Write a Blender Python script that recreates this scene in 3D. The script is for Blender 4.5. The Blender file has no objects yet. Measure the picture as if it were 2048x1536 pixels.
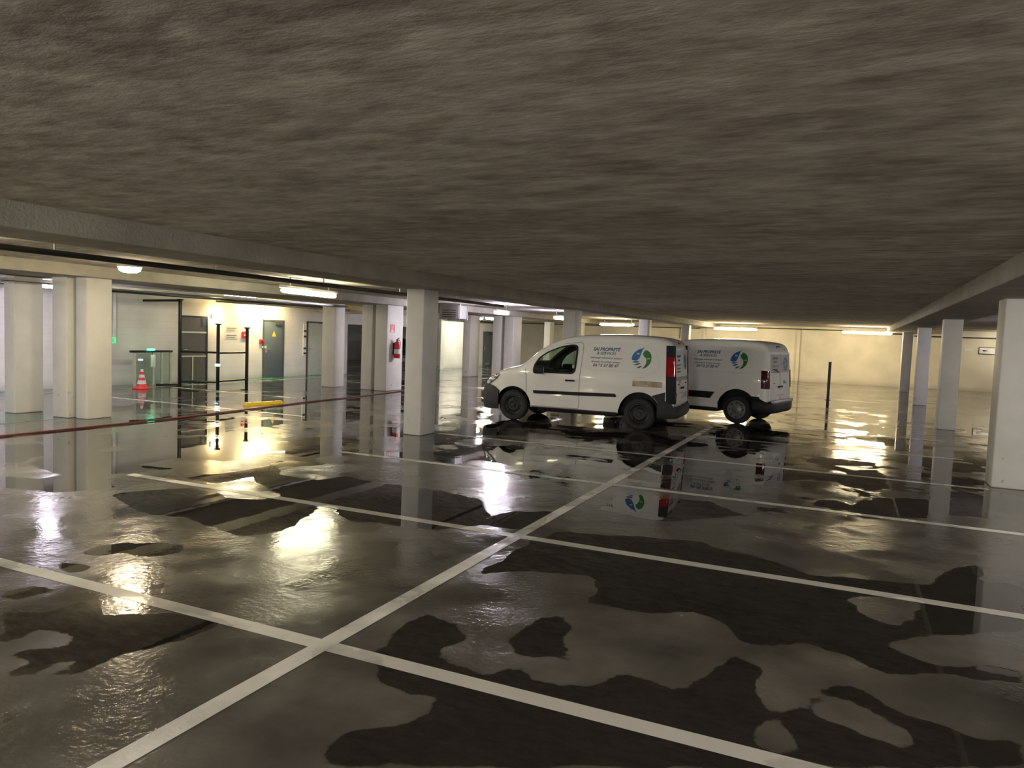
import bpy, bmesh, math, random
from mathutils import Vector, Matrix
random.seed(7)
C = bpy.context.scene.collection
S = bpy.context.scene
# ---------------------------------------------------------------- camera, world, exposure
cam = bpy.data.objects.new('camera', bpy.data.cameras.new('camera'))
C.objects.link(cam)
cam.data.sensor_width = 36.0
cam.data.sensor_fit = 'HORIZONTAL'
cam.data.lens = 36.0*1486.67/2048
cam.data.clip_start = 0.05; cam.data.clip_end = 200
cam.matrix_world = Matrix(((0.90877881, -0.06109104, 0.41278198, 0.0),
                           (0.41562973, 0.04468045, -0.90843579, 0.0),
                           (0.037054, 0.99713166, 0.0659959, 1.8),
                           (0, 0, 0, 1)))
S.camera = cam
w = bpy.data.worlds.new('world'); S.world = w; w.use_nodes = True
w.node_tree.nodes['Background'].inputs[0].default_value = (0.02, 0.02, 0.022, 1)
w.node_tree.nodes['Background'].inputs[1].default_value = 0.2
S.view_settings.view_transform = 'Standard'
S.view_settings.look = 'None'
S.view_settings.gamma = 1.0
S.view_settings.use_curve_mapping = False
S.view_settings.exposure = 1.9
WARM = (1.0, 0.83, 0.50); OLIVE = (1.0, 0.93, 0.62); COOL = (0.92, 0.86, 1.0); DAY = (0.97, 0.88, 1.08)
LAMP = 14.0      # strength of the tubes

# ---------------------------------------------------------------- helpers
def srgb(r, g, b):
    f = lambda c: (c/255/12.92) if c/255 <= 0.04045 else ((c/255+0.055)/1.055)**2.4
    return (f(r), f(g), f(b))
def N(nt, t, **kw):
    n = nt.nodes.new(t)
    for k, v in kw.items():
        setattr(n, k, v)
    return n
def new_mat(name):
    m = bpy.data.materials.new(name); m.use_nodes = True
    nt = m.node_tree
    return m, nt, nt.nodes['Principled BSDF']
def pmat(name, col, rough=0.5, metal=0.0, var=0.08, scale=6.0, bump=0.0, bscale=40.0, spec=0.5, stretch=(1, 1, 1)):
    m, nt, b = new_mat(name)
    tc = N(nt, 'ShaderNodeNewGeometry'); mp = N(nt, 'ShaderNodeMapping'); mp.inputs['Scale'].default_value = stretch
    nt.links.new(tc.outputs['Position'], mp.inputs[0])
    no = N(nt, 'ShaderNodeTexNoise'); no.inputs['Scale'].default_value = scale; no.inputs['Detail'].default_value = 5
    nt.links.new(mp.outputs[0], no.inputs['Vector'])
    cr = N(nt, 'ShaderNodeMapRange'); cr.inputs[1].default_value = 0.3; cr.inputs[2].default_value = 0.7
    cr.inputs[3].default_value = 1-var; cr.inputs[4].default_value = 1+var
    nt.links.new(no.outputs[0], cr.inputs[0])
    mx = N(nt, 'ShaderNodeVectorMath', operation='SCALE'); mx.inputs[0].default_value = col
    nt.links.new(cr.outputs[0], mx.inputs['Scale']); nt.links.new(mx.outputs[0], b.inputs['Base Color'])
    b.inputs['Roughness'].default_value = rough; b.inputs['Metallic'].default_value = metal
    b.inputs['Specular IOR Level'].default_value = spec
    if bump:
        n2 = N(nt, 'ShaderNodeTexNoise'); n2.inputs['Scale'].default_value = bscale; n2.inputs['Detail'].default_value = 4
        nt.links.new(mp.outputs[0], n2.inputs['Vector'])
        bp = N(nt, 'ShaderNodeBump'); bp.inputs['Strength'].default_value = bump; bp.inputs['Distance'].default_value = 0.02
        nt.links.new(n2.outputs[0], bp.inputs['Height']); nt.links.new(bp.outputs[0], b.inputs['Normal'])
    return m
def emat(name, col, st):
    m, nt, b = new_mat(name)
    b.inputs['Base Color'].default_value = (*[min(1, c) for c in col], 1)
    b.inputs['Emission Color'].default_value = (*col, 1); b.inputs['Emission Strength'].default_value = st
    return m
def glass(name, tint, refl=0.12):
    m, nt, b = new_mat(name); nt.nodes.remove(b)
    out = nt.nodes['Material Output']
    t = N(nt, 'ShaderNodeBsdfTransparent'); t.inputs[0].default_value = (*tint, 1)
    g = N(nt, 'ShaderNodeBsdfGlossy'); g.inputs['Roughness'].default_value = 0.02
    fr = N(nt, 'ShaderNodeFresnel'); fr.inputs[0].default_value = 1.5
    mx = N(nt, 'ShaderNodeMixShader')
    ge = N(nt, 'ShaderNodeNewGeometry'); iv = N(nt, 'ShaderNodeMath', operation='SUBTRACT'); iv.inputs[0].default_value = 1.0; nt.links.new(ge.outputs['Backfacing'], iv.inputs[1])
    fm = N(nt, 'ShaderNodeMath', operation='MULTIPLY'); nt.links.new(fr.outputs[0], fm.inputs[0]); nt.links.new(iv.outputs[0], fm.inputs[1])
    nt.links.new(fm.outputs[0], mx.inputs[0]); nt.links.new(t.outputs[0], mx.inputs[1]); nt.links.new(g.outputs[0], mx.inputs[2])
    nt.links.new(mx.outputs[0], out.inputs[0])
    return m

class MB:
    """collects boxes, tubes, lathes, prisms and builds them as ONE mesh object"""
    def __init__(s): s.bm = bmesh.new()
    def box(s, x0, x1, y0, y1, z0, z1, bev=0.0):
        t = bmesh.new(); bmesh.ops.create_cube(t, size=1)
        for v in t.verts:
            v.co = Vector(((x0+x1)/2+v.co.x*(x1-x0), (y0+y1)/2+v.co.y*(y1-y0), (z0+z1)/2+v.co.z*(z1-z0)))
        if bev: bmesh.ops.bevel(t, geom=t.edges[:], offset=bev, segments=2, affect='EDGES', profile=0.5)
        return s.add(t)
    def add(s, t, M=None):
        if M is not None: bmesh.ops.transform(t, matrix=M, verts=t.verts[:])
        me = bpy.data.meshes.new('t'); t.to_mesh(me); t.free(); s.bm.from_mesh(me); bpy.data.meshes.remove(me); return s
    def tube(s, pts, r, n=10, caps=True):
        pts = [Vector(p) for p in pts]; rings = []; up = Vector((0.13, 0.07, 1)).normalized()
        for i, p in enumerate(pts):
            d = (pts[min(i+1, len(pts)-1)]-pts[max(i-1, 0)]).normalized()
            if abs(d.dot(up)) > .95: u = d.cross(Vector((1, 0.1, 0))).normalized()
            else: u = d.cross(up).normalized()
            v = d.cross(u); rr = r[i] if isinstance(r, (list, tuple)) else r
            rings.append([s.bm.verts.new(p+(u*math.cos(a)+v*math.sin(a))*rr) for a in [2*math.pi*k/n for k in range(n)]])
        for a, b in zip(rings, rings[1:]):
            for k in range(n): s.bm.faces.new((a[k], a[(k+1) % n], b[(k+1) % n], b[k]))
        if caps: s.bm.faces.new(rings[0][::-1]); s.bm.faces.new(rings[-1])
        return s
    def lathe(s, prof, M=None, n=32):
        """prof: (radius, height) pairs about z; closed by caps where the radius is 0"""
        t = bmesh.new(); rings = []
        for r, z in prof:
            if r < 1e-6: rings.append([t.verts.new((0, 0, z))])
            else: rings.append([t.verts.new((r*math.cos(2*math.pi*k/n), r*math.sin(2*math.pi*k/n), z)) for k in range(n)])
        for a, b in zip(rings, rings[1:]):
            for k in range(n):
                k2 = (k+1) % n
                f = [a[k % len(a)], a[k2 % len(a)], b[k2 % len(b)], b[k % len(b)]]
                q = []
                for vv in f:
                    if vv not in q: q.append(vv)
                if len(q) > 2: t.faces.new(q)
        return s.add(t, M)
    def prism(s, poly, d, M=None):
        """poly in xy, extruded 0..d along z, then placed by M"""
        t = bmesh.new()
        a = [t.verts.new((p[0], p[1], 0)) for p in poly]; b = [t.verts.new((p[0], p[1], d)) for p in poly]
        t.faces.new(a[::-1]); t.faces.new(b); n = len(poly)
        for k in range(n): t.faces.new((a[k], a[(k+1) % n], b[(k+1) % n], b[k]))
        return s.add(t, M)
    def shell(s, outer, inner):
        """closed thin shell between two equal grids of points"""
        t = bmesh.new()
        A = [[t.verts.new(p) for p in row] for row in outer]; B = [[t.verts.new(p) for p in row] for row in inner]
        R, Q = len(A), len(A[0])
        for i in range(R-1):
            for j in range(Q-1):
                t.faces.new((A[i][j], A[i][j+1], A[i+1][j+1], A[i+1][j])); t.faces.new((B[i][j], B[i+1][j], B[i+1][j+1], B[i][j+1]))
        for i in range(R-1):
            t.faces.new((A[i][0], A[i+1][0], B[i+1][0], B[i][0])); t.faces.new((A[i][-1], B[i][-1], B[i+1][-1], A[i+1][-1]))
        for j in range(Q-1):
            t.faces.new((A[0][j], B[0][j], B[0][j+1], A[0][j+1])); t.faces.new((A[-1][j], A[-1][j+1], B[-1][j+1], B[-1][j]))
        return s.add(t)
    def build(s, name, mat, parent=None, smooth=True, angle=35):
        bmesh.ops.recalc_face_normals(s.bm, faces=s.bm.faces[:])
        me = bpy.data.meshes.new(name); s.bm.to_mesh(me); s.bm.free()
        for m in (mat if isinstance(mat, list) else [mat]): me.materials.append(m)
        if smooth:
            me.polygons.foreach_set('use_smooth', [True]*len(me.polygons))
            me.set_sharp_from_angle(angle=math.radians(angle))
        o = bpy.data.objects.new(name, me); C.objects.link(o)
        if parent: o.parent = parent
        return o
def tag(o, label=None, cat=None, group=None, kind=None):
    if label: o['label'] = label
    if cat: o['category'] = cat
    if group: o['group'] = group
    if kind: o['kind'] = kind
    return o
def empty(name, loc, rz=0.0, label=None, cat=None, group=None, kind=None):
    o = bpy.data.objects.new(name, None); C.objects.link(o); o.location = loc; o.rotation_euler = (0, 0, rz)
    o.empty_display_size = 0.2
    return tag(o, label, cat, group, kind)
def struct(o, label=None): return tag(o, label, kind='structure')
def text_mesh(body, size, mat, name, parent, M, bold=0.0, shear=0.0, spacing=1.0, width=None, depth=0.0015):
    cu = bpy.data.curves.new('txt', 'FONT'); cu.body = body; cu.size = size; cu.align_x = 'CENTER'; cu.align_y = 'CENTER'
    cu.extrude = depth; cu.offset = bold; cu.shear = shear; cu.space_character = spacing
    o = bpy.data.objects.new('txt', cu); C.objects.link(o)
    bpy.context.view_layer.update()
    me = bpy.data.meshes.new_from_object(o.evaluated_get(bpy.context.evaluated_depsgraph_get()))
    bpy.data.objects.remove(o); bpy.data.curves.remove(cu)
    xs = [v.co.x for v in me.vertices]
    if width and xs:
        k = width/(max(xs)-min(xs))
        for v in me.vertices: v.co.x *= k
    me.transform(M); me.name = name; me.materials.clear(); me.materials.append(mat)
    r = bpy.data.objects.new(name, me); C.objects.link(r); r.parent = parent
    return r
def frame_M(o, x, y):
    x = Vector(x).normalized(); y = Vector(y).normalized(); z = x.cross(y)
    return Matrix(((x.x, y.x, z.x, o[0]), (x.y, y.y, z.y, o[1]), (x.z, y.z, z.z, o[2]), (0, 0, 0, 1)))

# ---------------------------------------------------------------- materials
def ceiling_mat():
    m, nt, b = new_mat('sprayed_concrete')
    g = N(nt, 'ShaderNodeNewGeometry')
    mp = N(nt, 'ShaderNodeMapping'); mp.inputs['Scale'].default_value = (0.45, 1.0, 1.0); mp.inputs['Rotation'].default_value = (0, 0, 0.35)
    nt.links.new(g.outputs['Position'], mp.inputs[0])
    a = N(nt, 'ShaderNodeTexNoise'); a.inputs['Scale'].default_value = 7.5; a.inputs['Detail'].default_value = 7; a.inputs['Roughness'].default_value = 0.62
    c = N(nt, 'ShaderNodeTexNoise'); c.inputs['Scale'].default_value = 0.9; c.inputs['Detail'].default_value = 3
    nt.links.new(mp.outputs[0], a.inputs[0]); nt.links.new(mp.outputs[0], c.inputs[0])
    ad = N(nt, 'ShaderNodeMath', operation='MULTIPLY_ADD'); ad.inputs[1].default_value = 0.5
    nt.links.new(c.outputs[0], ad.inputs[0]); nt.links.new(a.outputs[0], ad.inputs[2])
    r = N(nt, 'ShaderNodeValToRGB'); r.color_ramp.elements[0].position = 0.56; r.color_ramp.elements[1].position = 0.95
    r.color_ramp.elements[0].color = (0.33, 0.288, 0.24, 1); r.color_ramp.elements[1].color = (0.80, 0.745, 0.66, 1)
    nt.links.new(ad.outputs[0], r.inputs[0]); nt.links.new(r.outputs[0], b.inputs['Base Color'])
    bp = N(nt, 'ShaderNodeBump'); bp.inputs['Strength'].default_value = 0.55; bp.inputs['Distance'].default_value = 0.03
    nt.links.new(a.outputs[0], bp.inputs['Height']); nt.links.new(bp.outputs[0], b.inputs['Normal'])
    b.inputs['Roughness'].default_value = 0.95
    return m
def wall_mat(name, col, line=0.0):
    m, nt, b = new_mat(name)
    g = N(nt, 'ShaderNodeNewGeometry')
    a = N(nt, 'ShaderNodeTexNoise'); a.inputs['Scale'].default_value = 1.1; a.inputs['Detail'].default_value = 8
    nt.links.new(g.outputs['Position'], a.inputs[0])
    r = N(nt, 'ShaderNodeMapRange'); r.inputs[1].default_value = 0.3; r.inputs[2].default_value = 0.7; r.inputs[3].default_value = 0.86; r.inputs[4].default_value = 1.06
    nt.links.new(a.outputs[0], r.inputs[0])
    # darker towards the floor, fading out up the wall
    sx = N(nt, 'ShaderNodeSeparateXYZ'); nt.links.new(g.outputs['Position'], sx.inputs[0])
    gr = N(nt, 'ShaderNodeMapRange'); gr.inputs[1].default_value = 0.0; gr.inputs[2].default_value = 0.22; gr.inputs[3].default_value = 0.72; gr.inputs[4].default_value = 1.0
    nt.links.new(sx.outputs[2], gr.inputs[0])
    mu = N(nt, 'ShaderNodeMath', operation='MULTIPLY'); nt.links.new(r.outputs[0], mu.inputs[0]); nt.links.new(gr.outputs[0], mu.inputs[1])
    last = mu
    if line:   # courses of painted blockwork
        f = N(nt, 'ShaderNodeMath', operation='FRACT'); d = N(nt, 'ShaderNodeMath', operation='DIVIDE'); d.inputs[1].default_value = 0.2
        nt.links.new(sx.outputs[2], d.inputs[0]); nt.links.new(d.outputs[0], f.inputs[0])
        lt = N(nt, 'ShaderNodeMath', operation='LESS_THAN'); lt.inputs[1].default_value = 0.06; nt.links.new(f.outputs[0], lt.inputs[0])
        s2 = N(nt, 'ShaderNodeMath', operation='MULTIPLY_ADD'); s2.inputs[1].default_value = -line; s2.inputs[2].default_value = 1; nt.links.new(lt.outputs[0], s2.inputs[0])
        m2 = N(nt, 'ShaderNodeMath', operation='MULTIPLY'); nt.links.new(mu.outputs[0], m2.inputs[0]); nt.links.new(s2.outputs[0], m2.inputs[1]); last = m2
    v = N(nt, 'ShaderNodeVectorMath', operation='SCALE'); v.inputs[0].default_value = col
    nt.links.new(last.outputs[0], v.inputs['Scale']); nt.links.new(v.outputs[0], b.inputs['Base Color'])
    b.inputs['Roughness'].default_value = 0.75
    return m
def column_mat():
    m, nt, b = new_mat('painted_column')
    g = N(nt, 'ShaderNodeNewGeometry'); sx = N(nt, 'ShaderNodeSeparateXYZ'); nt.links.new(g.outputs['Position'], sx.inputs[0])
    a = N(nt, 'ShaderNodeTexNoise'); a.inputs['Scale'].default_value = 3.0; a.inputs['Detail'].default_value = 6; nt.links.new(g.outputs['Position'], a.inputs[0])
    sc = N(nt, 'ShaderNodeTexNoise'); sc.inputs['Scale'].default_value = 5.5; sc.inputs['Detail'].default_value = 2; nt.links.new(g.outputs['Position'], sc.inputs[0])
    # scuff marks only low on the column
    t = N(nt, 'ShaderNodeMapRange'); t.inputs[1].default_value = 0.68; t.inputs[2].default_value = 0.74; t.inputs[3].default_value = 0; t.inputs[4].default_value = 0.45
    nt.links.new(sc.outputs[0], t.inputs[0])
    h = N(nt, 'ShaderNodeMapRange'); h.inputs[1].default_value = 0.35; h.inputs[2].default_value = 0.6; h.inputs[3].default_value = 1; h.inputs[4].default_value = 0
    nt.links.new(sx.outputs[2], h.inputs[0])
    k = N(nt, 'ShaderNodeMath', operation='MULTIPLY'); nt.links.new(t.outputs[0], k.inputs[0]); nt.links.new(h.outputs[0], k.inputs[1])
    r = N(nt, 'ShaderNodeMapRange'); r.inputs[1].default_value = 0.3; r.inputs[2].default_value = 0.7; r.inputs[3].default_value = 0.93; r.inputs[4].default_value = 1.03
    nt.links.new(a.outputs[0], r.inputs[0])
    su = N(nt, 'ShaderNodeMath', operation='SUBTRACT'); nt.links.new(r.outputs[0], su.inputs[0]); nt.links.new(k.outputs[0], su.inputs[1])
    v = N(nt, 'ShaderNodeVectorMath', operation='SCALE'); v.inputs[0].default_value = (0.62, 0.61, 0.575)
    nt.links.new(su.outputs[0], v.inputs['Scale']); nt.links.new(v.outputs[0], b.inputs['Base Color'])
    b.inputs['Roughness'].default_value = 0.55
    return m
def wetness(nt):
    """returns the node whose output is 1 in standing water and 0 on damp asphalt, plus the position node"""
    g = N(nt, 'ShaderNodeNewGeometry')
    at = N(nt, 'ShaderNodeAttribute', attribute_name='puddle'); aw = N(nt, 'ShaderNodeAttribute', attribute_name='traced')
    mp = N(nt, 'ShaderNodeMapping'); mp.inputs['Scale'].default_value = (1, 1, 0); nt.links.new(g.outputs['Position'], mp.inputs[0])
    big = N(nt, 'ShaderNodeTexNoise'); big.inputs['Scale'].default_value = 0.85; big.inputs['Detail'].default_value = 6; big.inputs['Roughness'].default_value = 0.55
    nt.links.new(mp.outputs[0], big.inputs[0])
    st = N(nt, 'ShaderNodeMath', operation='MULTIPLY_ADD'); st.inputs[1].default_value = 4.0; st.inputs[2].default_value = -1.42
    nt.links.new(big.outputs[0], st.inputs[0])
    mx = N(nt, 'ShaderNodeMix', data_type='FLOAT')
    nt.links.new(aw.outputs['Fac'], mx.inputs[0]); nt.links.new(st.outputs[0], mx.inputs[2]); nt.links.new(at.outputs['Fac'], mx.inputs[3])
    fi = N(nt, 'ShaderNodeTexNoise'); fi.inputs['Scale'].default_value = 2.9; fi.inputs['Detail'].default_value = 7; fi.inputs['Roughness'].default_value = 0.6
    nt.links.new(mp.outputs[0], fi.inputs[0])
    a = N(nt, 'ShaderNodeMath', operation='MULTIPLY_ADD'); a.inputs[1].default_value = 1.25; nt.links.new(fi.outputs[0], a.inputs[0]); nt.links.new(mx.outputs[0], a.inputs[2])
    r = N(nt, 'ShaderNodeMapRange', interpolation_type='SMOOTHSTEP'); r.inputs[1].default_value = 1.04; r.inputs[2].default_value = 1.20
    nt.links.new(a.outputs[0], r.inputs[0])
    return r, mp, big
def floor_mat(name, damp, pud, rough=0.19, coat=False):
    m, nt, b = new_mat(name)
    r, mp, big = wetness(nt)
    v = N(nt, 'ShaderNodeTexNoise'); v.inputs['Scale'].default_value = 1.7; v.inputs['Detail'].default_value = 7; nt.links.new(mp.outputs[0], v.inputs[0])
    vr = N(nt, 'ShaderNodeMapRange'); vr.inputs[1].default_value = 0.3; vr.inputs[2].default_value = 0.7; vr.inputs[3].default_value = 0.58; vr.inputs[4].default_value = 1.3
    nt.links.new(v.outputs[0], vr.inputs[0])
    sc = N(nt, 'ShaderNodeVectorMath', operation='SCALE'); sc.inputs[0].default_value = damp; nt.links.new(vr.outputs[0], sc.inputs['Scale'])
    mc = N(nt, 'ShaderNodeMix', data_type='RGBA'); mc.inputs[7].default_value = (*pud, 1)
    nt.links.new(r.outputs[0], mc.inputs[0]); nt.links.new(sc.outputs[0], mc.inputs[6]); nt.links.new(mc.outputs[2], b.inputs['Base Color'])
    # the film of water on damp asphalt is thinner in places
    rr = N(nt, 'ShaderNodeMapRange'); rr.inputs[1].default_value = 0.35; rr.inputs[2].default_value = 0.68; rr.inputs[3].default_value = rough*0.3; rr.inputs[4].default_value = rough*1.45
    nt.links.new(v.outputs[0], rr.inputs[0])
    mr = N(nt, 'ShaderNodeMix', data_type='FLOAT'); mr.inputs[3].default_value = 0.012
    nt.links.new(r.outputs[0], mr.inputs[0]); nt.links.new(rr.outputs[0], mr.inputs[2]); nt.links.new(mr.outputs[0], b.inputs['Roughness'])
    gr = N(nt, 'ShaderNodeTexNoise'); gr.inputs['Scale'].default_value = 26; gr.inputs['Detail'].default_value = 5; nt.links.new(mp.outputs[0], gr.inputs[0])
    rip = N(nt, 'ShaderNodeTexNoise'); rip.inputs['Scale'].default_value = 4.5; rip.inputs['Detail'].default_value = 3; nt.links.new(mp.outputs[0], rip.inputs[0])
    hb = N(nt, 'ShaderNodeMix', data_type='FLOAT')
    k1 = N(nt, 'ShaderNodeMath', operation='MULTIPLY'); k1.inputs[1].default_value = 0.0050; nt.links.new(gr.outputs[0], k1.inputs[0])
    k2 = N(nt, 'ShaderNodeMath', operation='MULTIPLY_ADD'); k2.inputs[1].default_value = 0.009; nt.links.new(rip.outputs[0], k2.inputs[0]); nt.links.new(k1.outputs[0], k2.inputs[2])
    k3 = N(nt, 'ShaderNodeMath', operation='MULTIPLY'); k3.inputs[1].default_value = 0.0006; nt.links.new(rip.outputs[0], k3.inputs[0]); k3.operation = 'MULTIPLY_ADD'; k3.inputs[2].default_value = 0.0070
    nt.links.new(r.outputs[0], hb.inputs[0]); nt.links.new(k2.outputs[0], hb.inputs[2]); nt.links.new(k3.outputs[0], hb.inputs[3])
    bp = N(nt, 'ShaderNodeBump'); bp.inputs['Strength'].default_value = 1.0; bp.inputs['Distance'].default_value = 1.0
    md = N(nt, 'ShaderNodeMapRange'); md.inputs[1].default_value = 0.45; md.inputs[2].default_value = 0.66; md.inputs[3].default_value = 0.22; md.inputs[4].default_value = 1.0
    nt.links.new(big.outputs[0], md.inputs[0]); nt.links.new(md.outputs[0], bp.inputs['Strength'])
    nt.links.new(hb.outputs[0], bp.inputs['Height']); nt.links.new(bp.outputs[0], b.inputs['Normal'])
    b.inputs['Specular IOR Level'].default_value = 0.6
    return m
M = {}
M['ceiling'] = ceiling_mat()
M['beam'] = pmat('beam_concrete', (0.42, 0.395, 0.34), 0.85, var=0.14, scale=2.5, bump=0.5, bscale=30)
M['wall'] = wall_mat('painted_wall', (0.70, 0.685, 0.67), line=0.10)
M['wall_far'] = wall_mat('painted_far_wall', (0.66, 0.62, 0.52))
M['column'] = column_mat()
M['floor'] = floor_mat('wet_asphalt', (0.122, 0.112, 0.095), (0.023, 0.0195, 0.0165))
M['line'] = floor_mat('wet_road_paint', (0.76, 0.74, 0.68), (0.68, 0.66, 0.60), rough=0.45)
M['green'] = floor_mat('wet_green_paint', (0.06, 0.22, 0.15), (0.035, 0.13, 0.09), rough=0.35)
M['yellowmark'] = pmat('yellow_plastic', (0.72, 0.50, 0.04), 0.35)
M['black'] = pmat('black_metal', (0.012, 0.013, 0.013), 0.4, 0.2)
M['darkgrey'] = pmat('dark_grey_metal', (0.05, 0.055, 0.06), 0.45, 0.2)
M['pipe'] = pmat('dark_pipe', (0.035, 0.033, 0.03), 0.5)
M['steel'] = pmat('galvanised_steel', (0.42, 0.42, 0.40), 0.4, 0.6)
M['pale'] = pmat('pale_metal', (0.55, 0.54, 0.48), 0.5)
M['white'] = pmat('white_plastic', (0.75, 0.75, 0.73), 0.4)
M['red'] = pmat('signal_red', (0.55, 0.02, 0.025), 0.35)
M['redhose'] = pmat('red_brown_hose', (0.13, 0.022, 0.014), 0.45)
M['orange'] = pmat('cone_red', (0.85, 0.06, 0.04), 0.4)
M['doorgrey'] = pmat('slate_door_paint', (0.095, 0.12, 0.135), 0.4, var=0.05)
M['doorlight'] = pmat('light_grey_door_paint', (0.42, 0.45, 0.40), 0.45, var=0.05)
M['doordark'] = pmat('dark_grey_door_paint', (0.075, 0.08, 0.08), 0.45, var=0.05)
M['paint'] = pmat('white_van_paint', (0.78, 0.775, 0.75), 0.22, var=0.02, scale=3)
_b = M['paint'].node_tree.nodes['Principled BSDF']; _b.inputs['Coat Weight'].default_value = 0.6; _b.inputs['Coat Roughness'].default_value = 0.04
M['plasticgrey'] = pmat('grey_bumper_plastic', (0.030, 0.030, 0.032), 0.6, spec=0.3)
M['plasticblack'] = pmat('black_trim_plastic', (0.008, 0.009, 0.011), 0.55, spec=0.25)
M['cabin'] = pmat('dark_cabin_lining', (0.02, 0.022, 0.022), 0.8)
M['seat'] = pmat('charcoal_seat_fabric', (0.035, 0.035, 0.04), 0.85)
M['tyre'] = pmat('tyre_rubber', (0.014, 0.014, 0.014), 0.75, bump=0.2, bscale=60)
M['rim'] = pmat('dark_steel_wheel', (0.022, 0.022, 0.023), 0.45, 0.4)
M['hubcap'] = pmat('grey_hubcap', (0.16, 0.16, 0.165), 0.4, 0.4)
M['chrome'] = pmat('chrome', (0.6, 0.6, 0.6), 0.12, 1.0)
M['lens_red'] = pmat('red_lamp_lens', (0.34, 0.008, 0.010), 0.08)
M['lens_dark'] = pmat('dark_red_lamp_lens', (0.05, 0.005, 0.008), 0.08)
M['lens_clear'] = pmat('clear_lamp_lens', (0.62, 0.64, 0.62), 0.06)
M['glass'] = glass('green_tinted_window_glass', (0.88, 0.96, 0.91))
M['glass_panel'] = glass('clear_panel_glass', (0.80, 0.88, 0.85))
M['logoblue'] = pmat('logo_blue', (0.012, 0.12, 0.36), 0.4, var=0.02)
M['logogreen'] = pmat('logo_green', (0.012, 0.17, 0.02), 0.4, var=0.02)
M['textblue'] = pmat('lettering_blue', (0.05, 0.10, 0.24), 0.5, var=0.02)
M['textgrey'] = pmat('lettering_grey', (0.17, 0.18, 0.22), 0.5, var=0.02)
M['textgreen'] = pmat('lettering_green', (0.14, 0.21, 0.17), 0.5, var=0.02)
M['tape'] = pmat('brown_patch_residue', (0.42, 0.34, 0.23), 0.7, var=0.25, scale=9)
M['tapegrey'] = pmat('grey_patch_residue', (0.36, 0.35, 0.32), 0.6, var=0.1)
M['plate'] = pmat('number_plate_white', (0.6, 0.6, 0.58), 0.35)
M['darkcar'] = pmat('dark_green_car_paint', (0.010, 0.030, 0.018), 0.12)
M['duct'] = pmat('grey_duct_steel', (0.16, 0.155, 0.15), 0.6, 0.1)
# floor: outlines of the standing water in metres on the ground
TR_BASE= [[(-2.4, 6.37), (-2.46, 5.3), (-2.41, 4.13), (-2.33, 3.35), (-2.15, 3.24), (-1.82, 3.2), (-1.72, 3.08), (-1.73, 2.86), (-1.96, 2.68), (-1.99, 2.51), (-1.86, 2.38), (0.79, 3.8), (1.26, 6.44), (1.55, 8.1), (-0.38, 8.16), (-1.06, 6.76), (-1.57, 6.63)]]
TR_DAMP= [[(-1.54, 4.53), (-1.49, 4.78), (-1.11, 4.78), (-0.81, 4.96), (-0.53, 4.76), (-0.48, 4.47), (-0.56, 4.19), (-0.63, 3.95), (-0.72, 3.74), (-0.89, 3.81), (-1.13, 3.77), (-1.35, 3.9), (-1.5, 4.14)], [(-1.58, 3.66), (-1.42, 3.86), (-1.04, 3.76), (-1.12, 3.57), (-1.37, 3.51)], [(-0.5, 4.54), (-0.18, 4.76), (0.1, 4.72), (0.25, 4.54), (0.61, 4.71), (0.96, 4.77), (0.84, 4.08), (0.63, 3.96), (0.5, 4.04), (0.28, 4.09), (0.2, 4.28), (0.05, 4.26), (-0.09, 4.06), (-0.12, 3.86), (-0.3, 3.74), (-0.36, 4.31), (-0.47, 4.28)], [(-0.06, 3.96), (0.05, 4.11), (0.19, 4.04), (0.38, 3.88), (0.39, 3.69), (0.23, 3.75), (-0.03, 3.81)], [(-0.31, 3.68), (-0.18, 3.72), (-0.12, 3.46), (-0.25, 3.3)], [(-1.08, 6.65), (-1.01, 7.3), (-0.78, 8.16), (0.6, 9.33), (1.81, 9.58), (1.33, 6.86), (1.05, 6.83), (1.11, 7.4), (0.85, 7.0), (0.66, 6.46), (0.27, 6.37), (-0.19, 6.23), (-0.68, 6.55)], [(0.06, 5.86), (0.59, 6.05), (0.39, 5.31), (0.16, 5.47)], [(0.24, 4.96), (0.68, 5.38), (1.13, 5.73), (1.0, 5.0), (0.57, 4.83)], [(-2.34, 4.02), (-2.52, 4.45), (-2.35, 5.07), (-1.67, 5.34), (-1.53, 4.92), (-1.62, 4.44), (-1.75, 4.26), (-1.76, 3.91), (-1.62, 3.75), (-1.64, 3.46), (-1.76, 3.46), (-1.96, 3.49), (-2.03, 3.67), (-1.94, 3.8), (-2.1, 3.97)], [(-1.21, 2.92), (-1.15, 3.15), (-1.1, 3.08), (-1.11, 2.89)], [(-2.08, 6.72), (-1.7, 6.96), (-1.59, 6.72), (-1.94, 6.46)], [(-3.05, 4.14), (-2.93, 5.01), (-2.71, 5.82), (-2.49, 5.77), (-2.58, 4.42), (-2.54, 3.55)]]
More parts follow.
